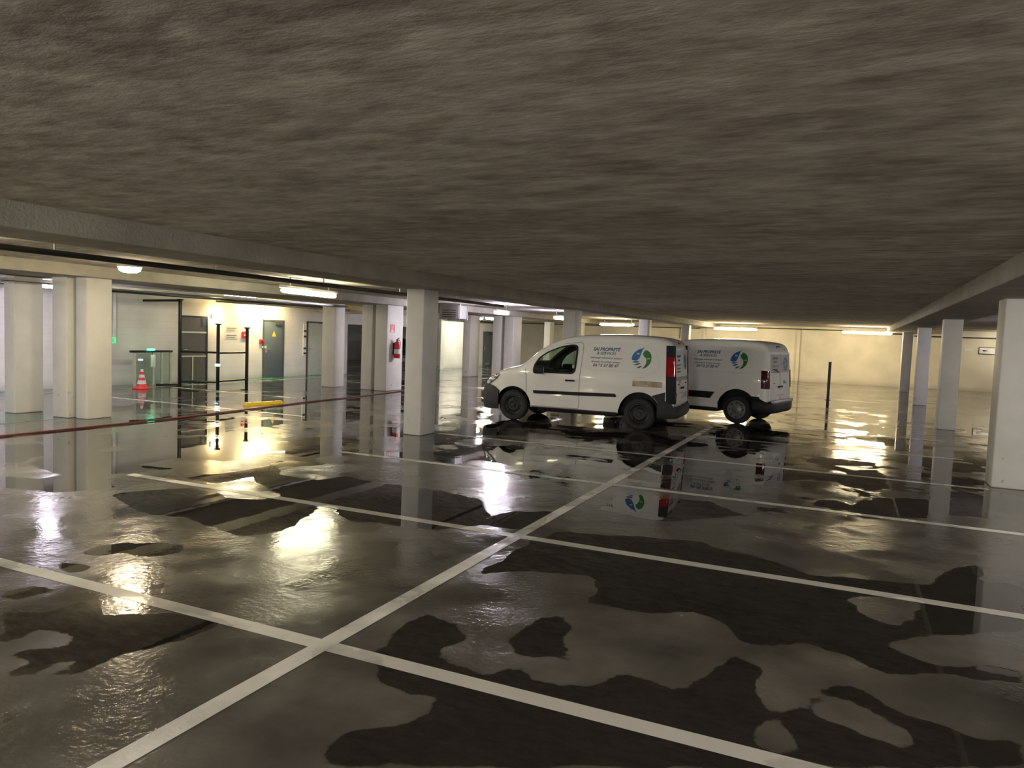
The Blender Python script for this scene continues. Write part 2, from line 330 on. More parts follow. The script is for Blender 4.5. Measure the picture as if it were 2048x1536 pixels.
TR_PUD= [[(-10.95, 6.55), (-9.96, 8.23), (-8.49, 10.26), (-7.68, 9.53), (-7.43, 8.33), (-7.44, 7.13), (-7.52, 6.43), (-7.78, 5.85), (-7.13, 5.45), (-7.36, 4.99), (-8.05, 4.81)], [(-8.62, 8.76), (-7.66, 10.29), (-6.47, 10.15), (-5.99, 9.27), (-6.84, 8.07)], [(-5.76, 9.74), (-5.24, 11.14), (-3.25, 11.39), (-2.98, 10.21), (-3.76, 8.94), (-4.88, 8.8)], [(-0.8, 10.85), (0.39, 11.05), (1.73, 11.21), (1.49, 10.21), (0.09, 9.59)], [(-2.37, 8.4), (-1.37, 8.6), (-0.96, 8.03), (-1.58, 7.27), (-2.3, 7.42)], [(-6.88, 5.17), (-6.74, 5.57), (-6.5, 5.89), (-5.55, 5.79), (-5.55, 6.23), (-4.76, 5.92), (-4.51, 5.27), (-4.47, 5.0), (-4.6, 4.78), (-4.99, 4.8), (-5.52, 4.94), (-5.85, 4.84)], [(-7.49, 6.05), (-6.82, 6.62), (-6.74, 7.2), (-6.92, 7.76), (-6.38, 7.93), (-5.25, 7.27), (-4.02, 7.27), (-3.57, 7.13), (-3.18, 6.58), (-3.09, 6.18), (-3.39, 5.78), (-4.21, 5.68), (-4.78, 6.03), (-5.3, 5.96), (-5.9, 6.3), (-6.49, 6.23), (-7.02, 6.21)], [(-5.34, 3.76), (-5.37, 3.98), (-5.24, 4.15), (-5.04, 3.94), (-5.18, 3.75)], [(-5.13, 3.97), (-5.17, 4.14), (-5.07, 4.29), (-4.82, 4.32), (-4.68, 4.17), (-4.72, 3.99), (-4.93, 3.9)], [(-4.95, 2.96), (-4.93, 3.14), (-4.68, 3.17), (-4.46, 3.19), (-4.27, 3.2), (-4.1, 3.0), (-3.97, 3.07), (-3.78, 3.24), (-3.34, 3.26), (-3.39, 2.9), (-3.51, 2.68), (-3.48, 2.43), (-3.52, 2.33), (-3.79, 2.26)], [(-5.3, 3.56), (-5.13, 3.59), (-4.94, 3.57), (-4.92, 3.41)], [(-3.63, 2.16), (-3.44, 2.1), (-3.25, 2.01), (-3.14, 1.93), (-3.12, 1.85)], [(-1.99, 2.55), (-1.95, 2.67), (-1.81, 2.69), (-1.7, 2.9), (-1.77, 3.26), (-1.47, 3.24), (-1.2, 2.98), (-1.23, 2.72), (-1.88, 2.37)], [(-2.2, 3.21), (-1.98, 3.27), (-1.76, 3.14), (-1.84, 3.04), (-2.05, 3.1)], [(-3.09, 6.18), (-3.14, 6.73), (-2.7, 7.15), (-2.59, 6.73), (-2.61, 6.28), (-2.89, 6.2)], [(-7.44, 9.73), (-6.3, 10.65), (-5.33, 10.08), (-4.98, 8.97), (-5.97, 8.73), (-6.76, 8.96)], [(-3.48, 12.2), (-2.83, 12.71), (-1.47, 13.09), (-1.19, 10.79), (-1.77, 10.15), (-2.8, 10.09)], [(-4.31, 3.57), (-4.24, 3.67), (-4.1, 3.51), (-4.18, 3.42)]]
TR_ISL= [[(-9.44, 5.65), (-9.02, 5.74), (-8.14, 5.59), (-8.14, 5.24), (-8.69, 5.2)], [(-8.07, 6.45), (-8.12, 7.1), (-7.47, 7.25), (-7.34, 6.64)], [(-8.21, 8.76), (-7.92, 9.33), (-7.11, 9.31), (-7.32, 8.53)], [(-5.22, 9.86), (-4.77, 10.52), (-4.35, 9.96), (-4.69, 9.33)], [(-10.0, 7.01), (-9.63, 7.61), (-9.02, 7.2), (-9.29, 6.72)], [(-4.7, 2.85), (-4.77, 3.03), (-4.58, 3.21), (-4.39, 3.13), (-4.36, 2.9), (-4.5, 2.8)], [(-4.08, 2.43), (-4.22, 2.74), (-4.08, 2.73), (-3.98, 2.79), (-3.8, 2.67), (-3.83, 2.52), (-3.98, 2.53), (-3.95, 2.43)], [(-3.99, 2.38), (-3.8, 2.45), (-3.76, 2.31), (-3.82, 2.28)], [(-3.72, 2.43), (-3.62, 2.54), (-3.53, 2.47), (-3.63, 2.38)], [(-6.45, 6.26), (-6.28, 6.55), (-5.46, 6.14), (-5.47, 5.85), (-5.84, 5.74)], [(-6.55, 7.35), (-6.21, 7.82), (-5.54, 7.46), (-5.63, 7.01), (-6.21, 6.97)]]
def inpoly(x, y, P):
    c = False; j = len(P)-1
    for i in range(len(P)):
        if (P[i][1] > y) != (P[j][1] > y) and x < (P[j][0]-P[i][0])*(y-P[i][1])/(P[j][1]-P[i][1]+1e-12)+P[i][0]: c = not c
        j = i
    return c
def build_floor():
    X0, X1, Y0, Y1 = -26.0, 12.0, -12.0, 41.0
    fx = [-9.5+0.06*i for i in range(int(14.0/0.06)+1)]; fy = [0.6+0.06*i for i in range(int(9.4/0.06)+1)]
    xs = [X0+1.5*i for i in range(11)]+fx+[5+1.4*i for i in range(1, 5)]+[X1]
    ys = [Y0+1.8*i for i in range(7)]+fy+[10.6+2.0*i for i in range(15)]+[Y1]
    nx, ny = len(xs), len(ys)
    import numpy as np
    def mask(polys):
        g = np.zeros((len(fy), len(fx)))
        for P in polys:
            px = [p[0] for p in P]; py = [p[1] for p in P]
            for j, y in enumerate(fy):
                if y < min(py) or y > max(py): continue
                for i, x in enumerate(fx):
                    if min(px) <= x <= max(px) and inpoly(x, y, P): g[j, i] = 1
        return g
    m = mask(TR_BASE); m = np.maximum(m, 0)
    m[mask(TR_DAMP) > 0] = 0; m[mask(TR_PUD) > 0] = 1; m[mask(TR_ISL) > 0] = 0
    for _ in range(2):
        p = np.pad(m, 1, mode='edge'); m = (p[:-2, 1:-1]+p[2:, 1:-1]+p[1:-1, :-2]+p[1:-1, 2:]+2*p[1:-1, 1:-1])/6
    pud = np.full((ny, nx), 0.5); tr = np.zeros((ny, nx)); oy = ys.index(fy[0]); ox = xs.index(fx[0])
    FX, FY = np.meshgrid(fx, fy)
    edge = np.minimum.reduce([(FX+9.5)/0.6, (4.5-FX)/0.6, (FY-0.6)/0.3, (9.6-FY)/2.2]); edge = np.clip(edge, 0, 1)
    pud[oy:oy+len(fy), ox:ox+len(fx)] = m; tr[oy:oy+len(fy), ox:ox+len(fx)] = edge
    verts = [(x, y, 0) for y in ys for x in xs]
    faces = [(j*nx+i, j*nx+i+1, (j+1)*nx+i+1, (j+1)*nx+i) for j in range(ny-1) for i in range(nx-1)]
    me = bpy.data.meshes.new('floor'); me.from_pydata(verts, [], faces)
    a = me.attributes.new('puddle', 'FLOAT', 'POINT'); a.data.foreach_set('value', pud.ravel().astype('f'))
    a = me.attributes.new('traced', 'FLOAT', 'POINT'); a.data.foreach_set('value', tr.ravel().astype('f'))
    me.materials.append(M['floor'])
    o = bpy.data.objects.new('floor', me); C.objects.link(o); struct(o)
    def sample(x, y):
        i = int(round((x-fx[0])/0.06)); j = int(round((y-fy[0])/0.06))
        if 0 <= i < len(fx) and 0 <= j < len(fy): return m[j, i], edge[j, i]
        return 0.5, 0.0
    return sample
floor_sample = build_floor()
def marking(name, x0, x1, y0, y1, mat, label, z=0.0015):
    """a painted strip on the floor; carries the same wetness as the asphalt under it"""
    nx = max(1, int((x1-x0)/0.12)); ny = max(1, int((y1-y0)/0.12)); nx = min(nx, 300); ny = min(ny, 300)
    vs = []; pv = []; tv = []
    for j in range(ny+1):
        for i in range(nx+1):
            x = x0+(x1-x0)*i/nx; y = y0+(y1-y0)*j/ny; vs.append((x, y, z)); p, t = floor_sample(x, y); pv.append(float(p)); tv.append(float(t))
    fs = [(j*(nx+1)+i, j*(nx+1)+i+1, (j+1)*(nx+1)+i+1, (j+1)*(nx+1)+i) for j in range(ny) for i in range(nx)]
    me = bpy.data.meshes.new(name); me.from_pydata(vs, [], fs)
    me.attributes.new('puddle', 'FLOAT', 'POINT').data.foreach_set('value', pv); me.attributes.new('traced', 'FLOAT', 'POINT').data.foreach_set('value', tv)
    me.materials.append(mat); o = bpy.data.objects.new(name, me); C.objects.link(o); struct(o, label)
    return o
marking('road_marking', -2.69, -2.57, -3.0, 16.4, M['line'], 'long white line running away from the camera across the bay lines', 0.0025)
for y, a, b, t in [(3.33, -7.6, 1.6, 'nearest white bay line crossing the wet foreground'), (6.02, -7.62, 1.75, 'second nearest white bay line, its left end free on the floor'),
                (8.80, -6.7, 1.75, 'third white bay line, passing in front of the first van'), (11.45, -6.6, 1.75, 'white bay line starting at the left column'),
                (14.33, -2.5, 1.8, 'white bay line beside the second van'), (17.0, -1.3, 1.8, 'faint white bay line behind the second van'),
                (19.7, -1.3, 1.8, 'faint far white bay line behind the vans'), (-0.65, -7.6, 1.6, 'white bay line behind the camera')]:
    marking('road_marking', a, b, y-0.06, y+0.06, M['line'], t)
marking('road_marking', -15.7, -10.0, 11.8, 11.92, M['line'], 'white line crossing the left aisle towards the red hose')
marking('road_marking', -17.1, -12.75, 14.78, 14.9, M['line'], 'white line crossing the left aisle by the traffic cone')
marking('road_marking', -16.6, -13.1, 20.6, 20.72, M['line'], 'white line crossing the left aisle by the grey doors')
marking('road_marking', -17.42, -17.32, 2.0, 38.0, M['line'], 'thin white edge line along the green footpath', 0.003)
marking('floor_marking', -18.38, -17.42, 2.0, 38.0, M['green'], 'green painted footpath along the left wall')
marking('floor_marking', -14.4, -12.8, 7.0, 8.75, M['green'], 'green reflection before the two left columns, painted on the floor')  # green reflection under the columns, put into the floor colour

# ---------------------------------------------------------------- walls, ceiling, beams, columns
H = 2.74
struct(MB().box(-26, 12, -12, 41, H, H+0.25).build('ceiling', M['ceiling'], smooth=False))
struct(MB().box(-26, 12, 39.8, 40.1, 0, H).build('wall_far', M['wall_far'], smooth=False))
struct(MB().box(-26, 12, -12.3, -12, 0, H).build('wall_back', M['wall'], smooth=False))
struct(MB().box(12, 12.3, -12, 41, 0, H).build('wall_right', M['wall_far'], smooth=False))
mb = MB(); mb.box(-18.7, -18.4, -12, 24.2, 0, H); mb.box(-18.7, -18.4, 31.7, 39.8, 0, H)
struct(mb.build('wall_left', M['wall'], smooth=False))
struct(MB().box(-26.3, -26, -12, 41, 0, H).build('wall_recess', M['wall'], smooth=False))
struct(MB().box(-26, -18.7, 23.9, 24.2, 0, H).build('wall_recess_side', M['wall'], smooth=False))
struct(MB().box(-26, -18.7, 36.5, 36.8, 0, H).build('wall_recess_end', M['wall'], smooth=False))
struct(MB().box(-18.62, -18.42, 24.2, 31.7, 1.98, H).build('wall_lintel', M['wall'], smooth=False))
for y, x in ((24.02, -18.4), (31.75, -18.4)):
    struct(MB().box(x, x+0.16, y-0.18, y+0.18, 0, H, 0.01).build('wall_pilaster', M['column'], smooth=False))
for x in (-7.09, -2.45, -15.75):
    struct(MB().box(x-0.07, x+0.07, 39.70, 39.8, 0, H).build('wall_pilaster', M['wall_far'], smooth=False))
def beam(x0, x1, y0, y1, label, z=2.52, side=0):
    struct(MB().box(x0, x1, y0, y1, z, H+0.01, 0.012).build('ceiling_beam', M['beam'], angle=50), label)
beam(-7.12, -6.28, -12, 39.8, 'long concrete beam over the column row left of the vans')
beam(-14.62, -12.25, -12, 39.8, 'wide concrete beam over the clustered columns of the left aisle', 2.54)
beam(1.38, 2.45, -12, 39.8, 'concrete beam over the column row on the right')
beam(-18.4, -14.6, 22.6, 23.0, 'cross beam above the light grey door', 2.36)
beam(-26, -18.65, 26.0, 26.6, 'cross beam inside the dark recess', 2.35)
def column(x0, x1, y0, y1, label, top=2.53):
    mb = MB(); mb.box(x0, x1, y0, y1, 0, top, 0.02)
    return struct(mb.build('column', M['column'], angle=60), label)
# row left of the vans
for y, t in ((3.05, 'square painted column left of the camera, out of view'), (10.95, 'pale square column standing alone left of the vans'), (18.6, 'pale column rising behind the first van cab'),
             (26.3, 'pale column behind the first van roof'), (33.6, 'far pale column above the gap between the vans')):
    column(-7.03, -6.68, y, y+0.5, t)
# right row
for x, y, t in ((1.80, 11.65, 'large pale column cut by the right edge of the picture'), (1.88, 19.5, 'second column of the right row, scuffed near its foot'),
                (1.93, 27.4, 'third column of the right row'), (1.93, 35.4, 'farthest column of the right row with dark stains low down'), (1.75, 3.7, 'column of the right row out of view')):
    column(x, x+(0.62 if y < 13 and y > 5 else 0.37), y, y+0.5, t)
# clusters of the left aisle
for xa, xb, ya, yb, t in ((-14.33, -14.02, 8.66, 9.2, 'leftmost pale column at the left picture edge'), (-13.2, -12.80, 8.82, 9.3, 'left one of the two touching columns on the left'),
                          (-12.70, -12.40, 8.92, 9.42, 'right one of the two touching columns on the left'),
                          (-14.75, -14.28, 18.3, 18.8, 'pale column just right of the grey doors'), (-13.36, -12.98, 18.4, 18.9, 'left one of the paired columns before the extinguisher'),
                          (-12.84, -12.42, 18.35, 19.2, 'column carrying the fire extinguisher'),
                          (-14.64, -14.30, 27.15, 28.0, 'far left column with a warm lit edge'), (-13.36, -12.98, 27.3, 28.0, 'far middle column beside the narrow grey door'),
                          (-12.84, -12.42, 27.3, 28.1, 'far column with a bright right face'),
                          (-14.64, -14.30, 36.0, 36.6, 'column by the far wall behind the first van'), (-13.0, -12.6, 36.0, 36.6, 'second column by the far wall behind the first van'),
                          (-13.2, -12.8, -0.4, 0.1, 'column behind the camera on the left'), (-12.70, -12.35, -0.4, 0.1, 'paired column behind the camera on the left')):
    column(xa, xb, ya, yb, t, 2.545)

# ---------------------------------------------------------------- lamps
LM = {}
def lamp_mat(col, st):
    k = (col, st)
    if k not in LM: LM[k] = emat('lit_diffuser', col, st)
    return LM[k]
def tube_lamp(x, y, z, length, rz, col, label, st=LAMP, drop=True, w=0.056):
    t = empty('batten_lamp', (x, y, z), rz, label, 'ceiling lamp', 'tube lamps under the ceiling')
    L = length/2
    MB().box(-L, L, -0.05, 0.05, 0.045, 0.10, 0.01).build('housing', M['white'], t)
    mb = MB(); n = 12
    outer = []
    for s, f in ((-L+0.0, 0.25), (-L+0.05, 0.8), (-L+0.12, 1), (L-0.12, 1), (L-0.05, 0.8), (L, 0.25)):
        outer.append([(s, w*f*math.cos(a), w*0.85*f*math.sin(a)) for a in [2*math.pi*k/n for k in range(n)]])
    bm = mb.bm; R = [[bm.verts.new(p) for p in r] for r in outer]
    for a, b in zip(R, R[1:]):
        for k in range(n): bm.faces.new((a[k], a[(k+1) % n], b[(k+1) % n], b[k]))
    bm.faces.new(R[0][::-1]); bm.faces.new(R[-1])
    mb.build('diffuser', lamp_mat(col, st), t)
    if drop:
        for s in (-L*0.7, L*0.7):
            MB().box(s-0.012, s+0.012, -0.012, 0.012, 0.095, H-z+0.01).build('hanger', M['steel'], t)
    return t
def round_lamp(x, y, z, r, col, label, st=LAMP):
    t = empty('bulkhead_lamp', (x, y, z), 0, label, 'ceiling lamp')
    MB().lathe([(0, 0.03), (r*1.08, 0.03), (r*1.12, 0.05), (r*1.05, 0.075), (0, 0.075)]).build('base', M['pale'], t)
    MB().lathe([(0, -0.06), (r*0.6, -0.05), (r*0.92, -0.02), (r, 0.03), (0, 0.031)]).build('diffuser', lamp_mat(col, st), t)
    if H-z > 0.09: MB().tube([(0, 0, 0.07), (0, 0, H-z+0.01)], 0.012).build('hanger', M['steel'], t)
    return t
P2 = math.pi/2
round_lamp(-10.6, 8.36, 2.62, 0.17, (1.0, 0.80, 0.52), 'small warm round lamp above the two touching left columns', LAMP*2.5)
tube_lamp(-9.95, 11.95, 2.48, 2.0, P2+0.14, OLIVE, 'long yellowish tube lamp between the left columns and the alone column', LAMP*1.3)
tube_lamp(-9.94, 20.9, 2.46, 1.0, P2, COOL, 'cool white tube lamp seen end-on just above the first van bonnet', LAMP*8)
tube_lamp(-9.65, 25.3, 2.46, 1.3, P2, COOL, 'bright cool tube lamp seen end-on left of the column behind the cab', LAMP*3)
tube_lamp(-10.2, 34.0, 2.45, 1.5, 0.2, WARM, 'warm tube lamp between the columns above the van windscreen', LAMP*3.6)
round_lamp(-9.55, 34.4, 2.48, 0.14, WARM, 'small warm round lamp touching the tube lamp beyond the cab', LAMP*1.5)
round_lamp(-15.0, 29.3, 2.47, 0.16, DAY, 'small cool round lamp left of the narrow grey door', LAMP*2)
tube_lamp(-15.26, 10.05, 2.46, 1.2, P2, DAY, 'cool white tube lamp between the leftmost columns', LAMP*3.4)
tube_lamp(-17.8, 19.5, 2.60, 1.5, P2, (1.0, 0.84, 0.42), 'bright yellow tube lamp right over the slate grey door', LAMP*2.4)
tube_lamp(-15.4, 15.6, 2.60, 1.2, P2, (1.0, 0.90, 0.62), 'slim warm tube lamp beside the dark ceiling pipe', LAMP*1.0)
tube_lamp(-16.2, 33.0, 2.55, 1.4, P2, (1.0, 0.95, 0.75), 'warm tube lamp over the far end of the green footpath', LAMP*4.5)
tube_lamp(-15.8, 4.0, 2.5, 1.5, P2, DAY, 'added cool fill lamp of the left aisle, out of view', LAMP*3.4)  # unseen lamp, added to brighten the left aisle
tube_lamp(-5.05, 36.3, 2.46, 1.95, 0.0, WARM, 'warm tube lamp at the yellow far wall above the second van', LAMP*3.4)
tube_lamp(0.56, 36.6, 2.46, 2.0, 0.0, WARM, 'warm tube lamp at the yellow far wall right of the dark post', LAMP*3.2)
tube_lamp(6.6, 38.3, 2.45, 1.6, 0.0, (1.0, 0.9, 0.7), 'tube lamp in the right aisle by the far wall', LAMP*1.1)
tube_lamp(6.3, 24.0, 2.5, 1.5, P2, COOL, 'added cool fill lamp of the right aisle, hidden by the near column', LAMP*4)  # hidden lamp, added to lift the far ceiling from the right aisle
tube_lamp(-10.0, -1.5, 2.5, 1.5, P2, OLIVE, 'added fill lamp of the left aisle behind the camera', LAMP*4)  # added behind the camera as fill light from the left
tube_lamp(-22.5, 29.0, 2.5, 1.2, 0, (1, 0.97, 0.9), 'tube lamp inside the recess', LAMP*1.0)
for x, y in ((-2.4, -4.2), (-2.4, -8.6)):
    tube_lamp(x, y, 2.45, 1.8, 0.0, (1.0, 0.94, 0.86), 'added fill lamp of the middle aisle behind the camera', LAMP*7)  # added unseen fill for the vans, column fronts and near floor
for y, k in ((-4.0, 4.0), (2.5, 3.5), (8.5, 2.8), (15.0, 2.2)):
    tube_lamp(5.6, y, 2.57, 1.8, P2, (1, 0.95, 0.89), 'added fill lamp of the right aisle, out of view', LAMP*k)  # row of unseen lamps added as side fill from the right
tube_lamp(-10.0, 4.3, 2.55, 1.5, P2, OLIVE, 'added fill lamp of the left aisle, just out of view', LAMP*4)  # unseen lamp added as side fill for floor and column fronts
tube_lamp(-10.0, -7.5, 2.4, 1.5, P2, OLIVE, 'second added fill lamp of the left aisle behind the camera', LAMP*4)  # another unseen fill lamp, added to raise the overall brightness
# wall mounted emergency lamp
t = empty('wall_lamp', (-18.4, 17.58, 2.03), 0, 'small bright wall lamp with a warm glow right of the dark double door', 'wall lamp')
MB().box(0, 0.05, -0.17, 0.17, -0.07, 0.07, 0.01).build('base', M['white'], t)
MB().box(0.05, 0.11, -0.15, 0.15, -0.055, 0.055, 0.02).build('diffuser', emat('wall_lamp_lit', (1.0, 0.72, 0.30), 70), t)

# ---------------------------------------------------------------- pipes, trays, ducts
def pipe_run(name, pts, r, mat, label, cat, brackets=()):
    o = MB().tube(pts, r, 12).build(name, mat); tag(o, label, cat)
    for b in brackets:
        MB().tube([b, (b[0], b[1], H)], 0.012, 8).build('hanger', M['steel'], o)
    return o
ys = [3.2+2.35*i for i in range(6)]
pipe_run('ceiling_pipe', [(-8.25, -11.9, 2.53), (-8.25, 17.4, 2.53)], 0.035, M['pipe'], 'dark pipe hanging along the ceiling behind the left beam', 'pipe', [(-8.25, y, 2.55) for y in ys])
pipe_run('ceiling_conduit', [(-7.55, -11.9, 2.715), (-7.55, 39.7, 2.715)], 0.014, M['pipe'], 'thin conduit on the ceiling between the left beam and the dark pipe', 'conduit')
pipe_run('ceiling_pipe', [(-16.45, -11.9, 2.52), (-16.45, 21.5, 2.50)], 0.035, M['black'], 'black pipe along the left aisle ceiling, ending near the doors', 'pipe', [(-16.45, y, 2.53) for y in (6, 9, 12, 15, 18)])
pipe_run('far_wall_conduit', [(-18.3, 39.66, 2.50), (-7.4, 39.66, 2.5), (-7.0, 39.66, 2.62), (1.0, 39.66, 2.60), (1.35, 39.66, 2.50), (2.4, 39.66, 2.50)], 0.025, M['pipe'], 'thin dark conduit running along the top of the yellow far wall', 'conduit')
pipe_run('far_wall_conduit', [(2.6, 39.66, 2.44), (11.9, 39.66, 2.44)], 0.03, M['pipe'], 'dark conduit along the top of the far right wall', 'conduit')
pipe_run('far_wall_conduit', [(-8.35, 39.68, 2.48), (-8.35, 39.68, 1.95)], 0.025, M['pipe'], 'short vertical conduit dropping down the far wall above the second van', 'conduit')
pipe_run('wall_pipe', [(-18.32, 13.98, 2.55), (-18.32, 13.98, 1.32)], 0.04, M['white'], 'white vertical pipe dropping to the green exit sign', 'pipe')
pipe_run('ceiling_pipe', [(-18.0, 31.8, 2.44), (-18.0, 39.6, 2.44)], 0.05, M['pipe'], 'dark pipe high on the wall over the far green footpath', 'pipe')
def tray(x0, x1, y0, y1, z, h, mat, label, name='cable_tray'):
    mb = MB(); mb.box(x0, x1, y0, y1, z, z+0.012); mb.box(x0, x0+0.012, y0, y1, z, z+h); mb.box(x1-0.012, x1, y0, y1, z, z+h)
    o = mb.build(name, mat, smooth=False); tag(o, label, 'cable tray')
    k = 0
    for y in [y0+0.4+i*(y1-y0-0.8)/3 for i in range(4)]:
        MB().tube([((x0+x1)/2, y, z+0.01), ((x0+x1)/2, y, H)], 0.01, 6).build('hanger', M['steel'], o)
    return o
tray(-17.25, -16.95, 16.5, 24.0, 2.44, 0.08, M['beam'], 'grey cable tray lit from above by the yellow lamp')
tray(-14.95, -14.70, -6.0, 22.3, 2.58, 0.07, M['steel'], 'steel cable tray beside the black pipe in the left aisle')
tray(-13.95, -13.6, -6.0, 18.0, 2.42, 0.06, M['steel'], 'steel cable tray between the clustered columns')
def duct(x0, x1, y0, y1, z0, z1, label):
    t = MB().box(x0, x1, y0, y1, z0, z1, 0.02).build('ventilation_duct', M['duct']); tag(t, label, 'duct')
    for y in [y0+0.02, y1-0.06]: MB().box(x0-0.02, x1+0.02, y, y+0.04, z0-0.02, z1+0.02).build('flange', M['duct'], t, smooth=False)
    mb = MB()
    for k in range(4): mb.box(x0+0.1, x1-0.1, y0-0.02, y0+0.01, z0+0.05+k*0.07, z0+0.075+k*0.07)
    mb.build('grille', M['black'], t, smooth=False)
    for x in (x0+0.05, x1-0.05): MB().tube([(x, y0+0.2, z1), (x, y0+0.2, H)], 0.01, 6).build('hanger', M['steel'], t)
duct(-12.15, -11.45, 20.9, 21.5, 2.24, 2.68, 'grey ventilation box under the ceiling right of the alone column')

# ---------------------------------------------------------------- left wall: doors, signs, frames
def door(n, y0, y1, h, mat, label, closer=True, recess=0.0):
    X = -18.4
    t = empty('door_%d' % n, (X, (y0+y1)/2, 0)); struct(t, label)
    w2 = (y1-y0)/2
    mb = MB(); mb.box(-0.02, 0.045, -w2-0.05, -w2, 0, h+0.05); mb.box(-0.02, 0.045, w2, w2+0.05, 0, h+0.05); mb.box(-0.02, 0.045, -w2, w2, h, h+0.05)
    mb.build('door_frame', M['doordark'] if n != 2 else M['darkgrey'], t, smooth=False)
    leaf = MB().box(-0.01, 0.03, -w2+0.005, w2-0.005, 0.01, h-0.005, 0.004).build('door_leaf', mat, t)
    mb = MB(); mb.tube([(0.03, -w2+0.09, 1.0), (0.085, -w2+0.09, 1.0), (0.085, -w2+0.22, 1.0)], 0.012, 8); mb.box(0.03, 0.036, -w2+0.06, -w2+0.12, 0.88, 1.12)
    mb.build('door_handle', M['steel'], t)
    if closer:
        mb = MB(); mb.box(0.03, 0.09, w2-0.36, w2-0.1, h-0.14, h-0.07, 0.008); mb.tube([(0.06, w2-0.2, h-0.06), (0.12, w2-0.45, h-0.02), (0.04, w2-0.62, h+0.0)], 0.01, 6)
        mb.build('door_closer', M['darkgrey'], t)
    return t, leaf, w2
t, leaf, w2 = door(1, 19.73, 20.66, 1.96, M['doorgrey'], 'slate grey single door with a yellow warning triangle')
MB().prism([(-0.11, -0.09), (0.11, -0.09), (0.0, 0.11)], 0.006, frame_M((0.031, 0.0, 1.52), (0, 1, 0), (0, 0, 1))).build('warning_triangle', M['yellowmark'], t, smooth=False)
door(2, 21.98, 23.2, 1.97, M['doorlight'], 'light grey door half hidden by the first column', True)
t = empty('door_3', (-18.4, 16.75, 0)); struct(t, 'dark grey glazed double door behind the black steel frame')
mb = MB(); mb.box(-0.02, 0.03, -0.56, -0.5, 0, 2.02); mb.box(-0.02, 0.03, 0.46, 0.52, 0, 2.02); mb.box(-0.02, 0.03, -0.5, 0.46, 1.96, 2.02); mb.build('door_frame', M['black'], t, smooth=False)
MB().box(-0.01, 0.015, -0.5, 0.46, 0.01, 1.96).build('door_leaf', M['doordark'], t, smooth=False)
mb = MB(); mb.box(0.014, 0.03, -0.5, 0.46, 1.49, 1.54); mb.box(0.014, 0.03, -0.5, 0.46, 0.76, 0.80); mb.box(0.014, 0.03, -0.08, -0.04, 0.05, 0.76); mb.build('glazing_bar', M['pale'], t, smooth=False)
MB().box(0.014, 0.025, 0.3, 0.46, 1.7, 1.95).build('notice', pmat('dark_blue_notice', (0.01, 0.045, 0.09), 0.4), t, smooth=False)
MB().tube([(0.015, -0.42, 0.98), (0.07, -0.42, 0.98), (0.07, -0.3, 0.98)], 0.012, 8).build('door_handle', M['steel'], t)
t, leaf, w2 = door(4, 36.5, 37.5, 1.88, M['doorgrey'], 'narrow slate grey door far off, seen between the far columns', True)
MB().box(0.031, 0.04, -0.25, 0.25, 0.10, 0.2).build('kick_plate', M['steel'], t, smooth=False)
# pale panel strip with black blocks beside the light grey door
t = MB().box(-18.4, -18.37, 21.74, 21.9, 0.75, 1.93).build('height_gauge', M['white'], smooth=False); tag(t, 'white strip with black blocks beside the light grey door', 'gauge')
for z in (0.80, 0.98, 1.42, 1.62): MB().box(-18.372, -18.366, 21.75, 21.89, z, z+0.07).build('black_block', M['black'], t, smooth=False)
# exit sign, red call points, notices
t = MB().box(-18.4, -18.36, 13.68, 14.06, 1.17, 1.33, 0.006).build('exit_sign', emat('exit_sign_green', (0.02, 0.75, 0.25), 0.35)); tag(t, 'small green exit sign low on the left wall beside the clustered columns', 'exit sign')
mb = MB(); mb.prism([(-0.06, -0.015), (0.02, -0.015), (0.02, -0.04), (0.07, 0), (0.02, 0.04), (0.02, 0.015), (-0.06, 0.015)], 0.004, frame_M((-18.36, 13.80, 1.25), (0, 1, 0), (0, 0, 1)))
mb.box(-18.36, -18.356, 13.93, 14.0, 1.20, 1.30); mb.build('pictogram', M['white'], t, smooth=False)
t = MB().box(-18.4, -18.33, 18.72, 18.98, 1.36, 1.58, 0.01).build('fire_alarm_box', M['red']); tag(t, 'red box on the wall right of the black frame post', 'alarm box')
mb = MB(); mb.box(-18.331, -18.325, 18.76, 18.94, 1.44, 1.48); mb.build('label_strip', M['white'], t, smooth=False)
t = MB().box(-18.4, -18.34, 19.52, 19.70, 1.16, 1.33, 0.01).build('call_point', M['red']); tag(t, 'red call point at the left edge of the slate grey door', 'call point')
MB().box(-18.341, -18.335, 19.57, 19.65, 1.21, 1.28).build('call_button', M['black'], t, smooth=False)
t = MB().box(-18.4, -18.36, 19.64, 19.80, 1.03, 1.09, 0.005).build('keypad', M['white']); tag(t, 'pale keypad just under the red call point', 'keypad')
for z, lab in ((1.56, 'upper one of two faint notices on the wall between the black posts'), (1.33, 'lower one of two faint notices on the wall between the black posts')):
    t = MB().box(-18.4, -18.385, 18.0, 18.52, z, z+0.17, 0.0).build('notice_board', M['pale'], smooth=False); tag(t, lab, 'notice')
    mb = MB(); mb.box(-18.386, -18.382, 18.05, 18.47, z+0.10, z+0.13); mb.box(-18.386, -18.382, 18.05, 18.4, z+0.04, z+0.06); mb.build('printed_line', M['textgrey'], t, smooth=False)
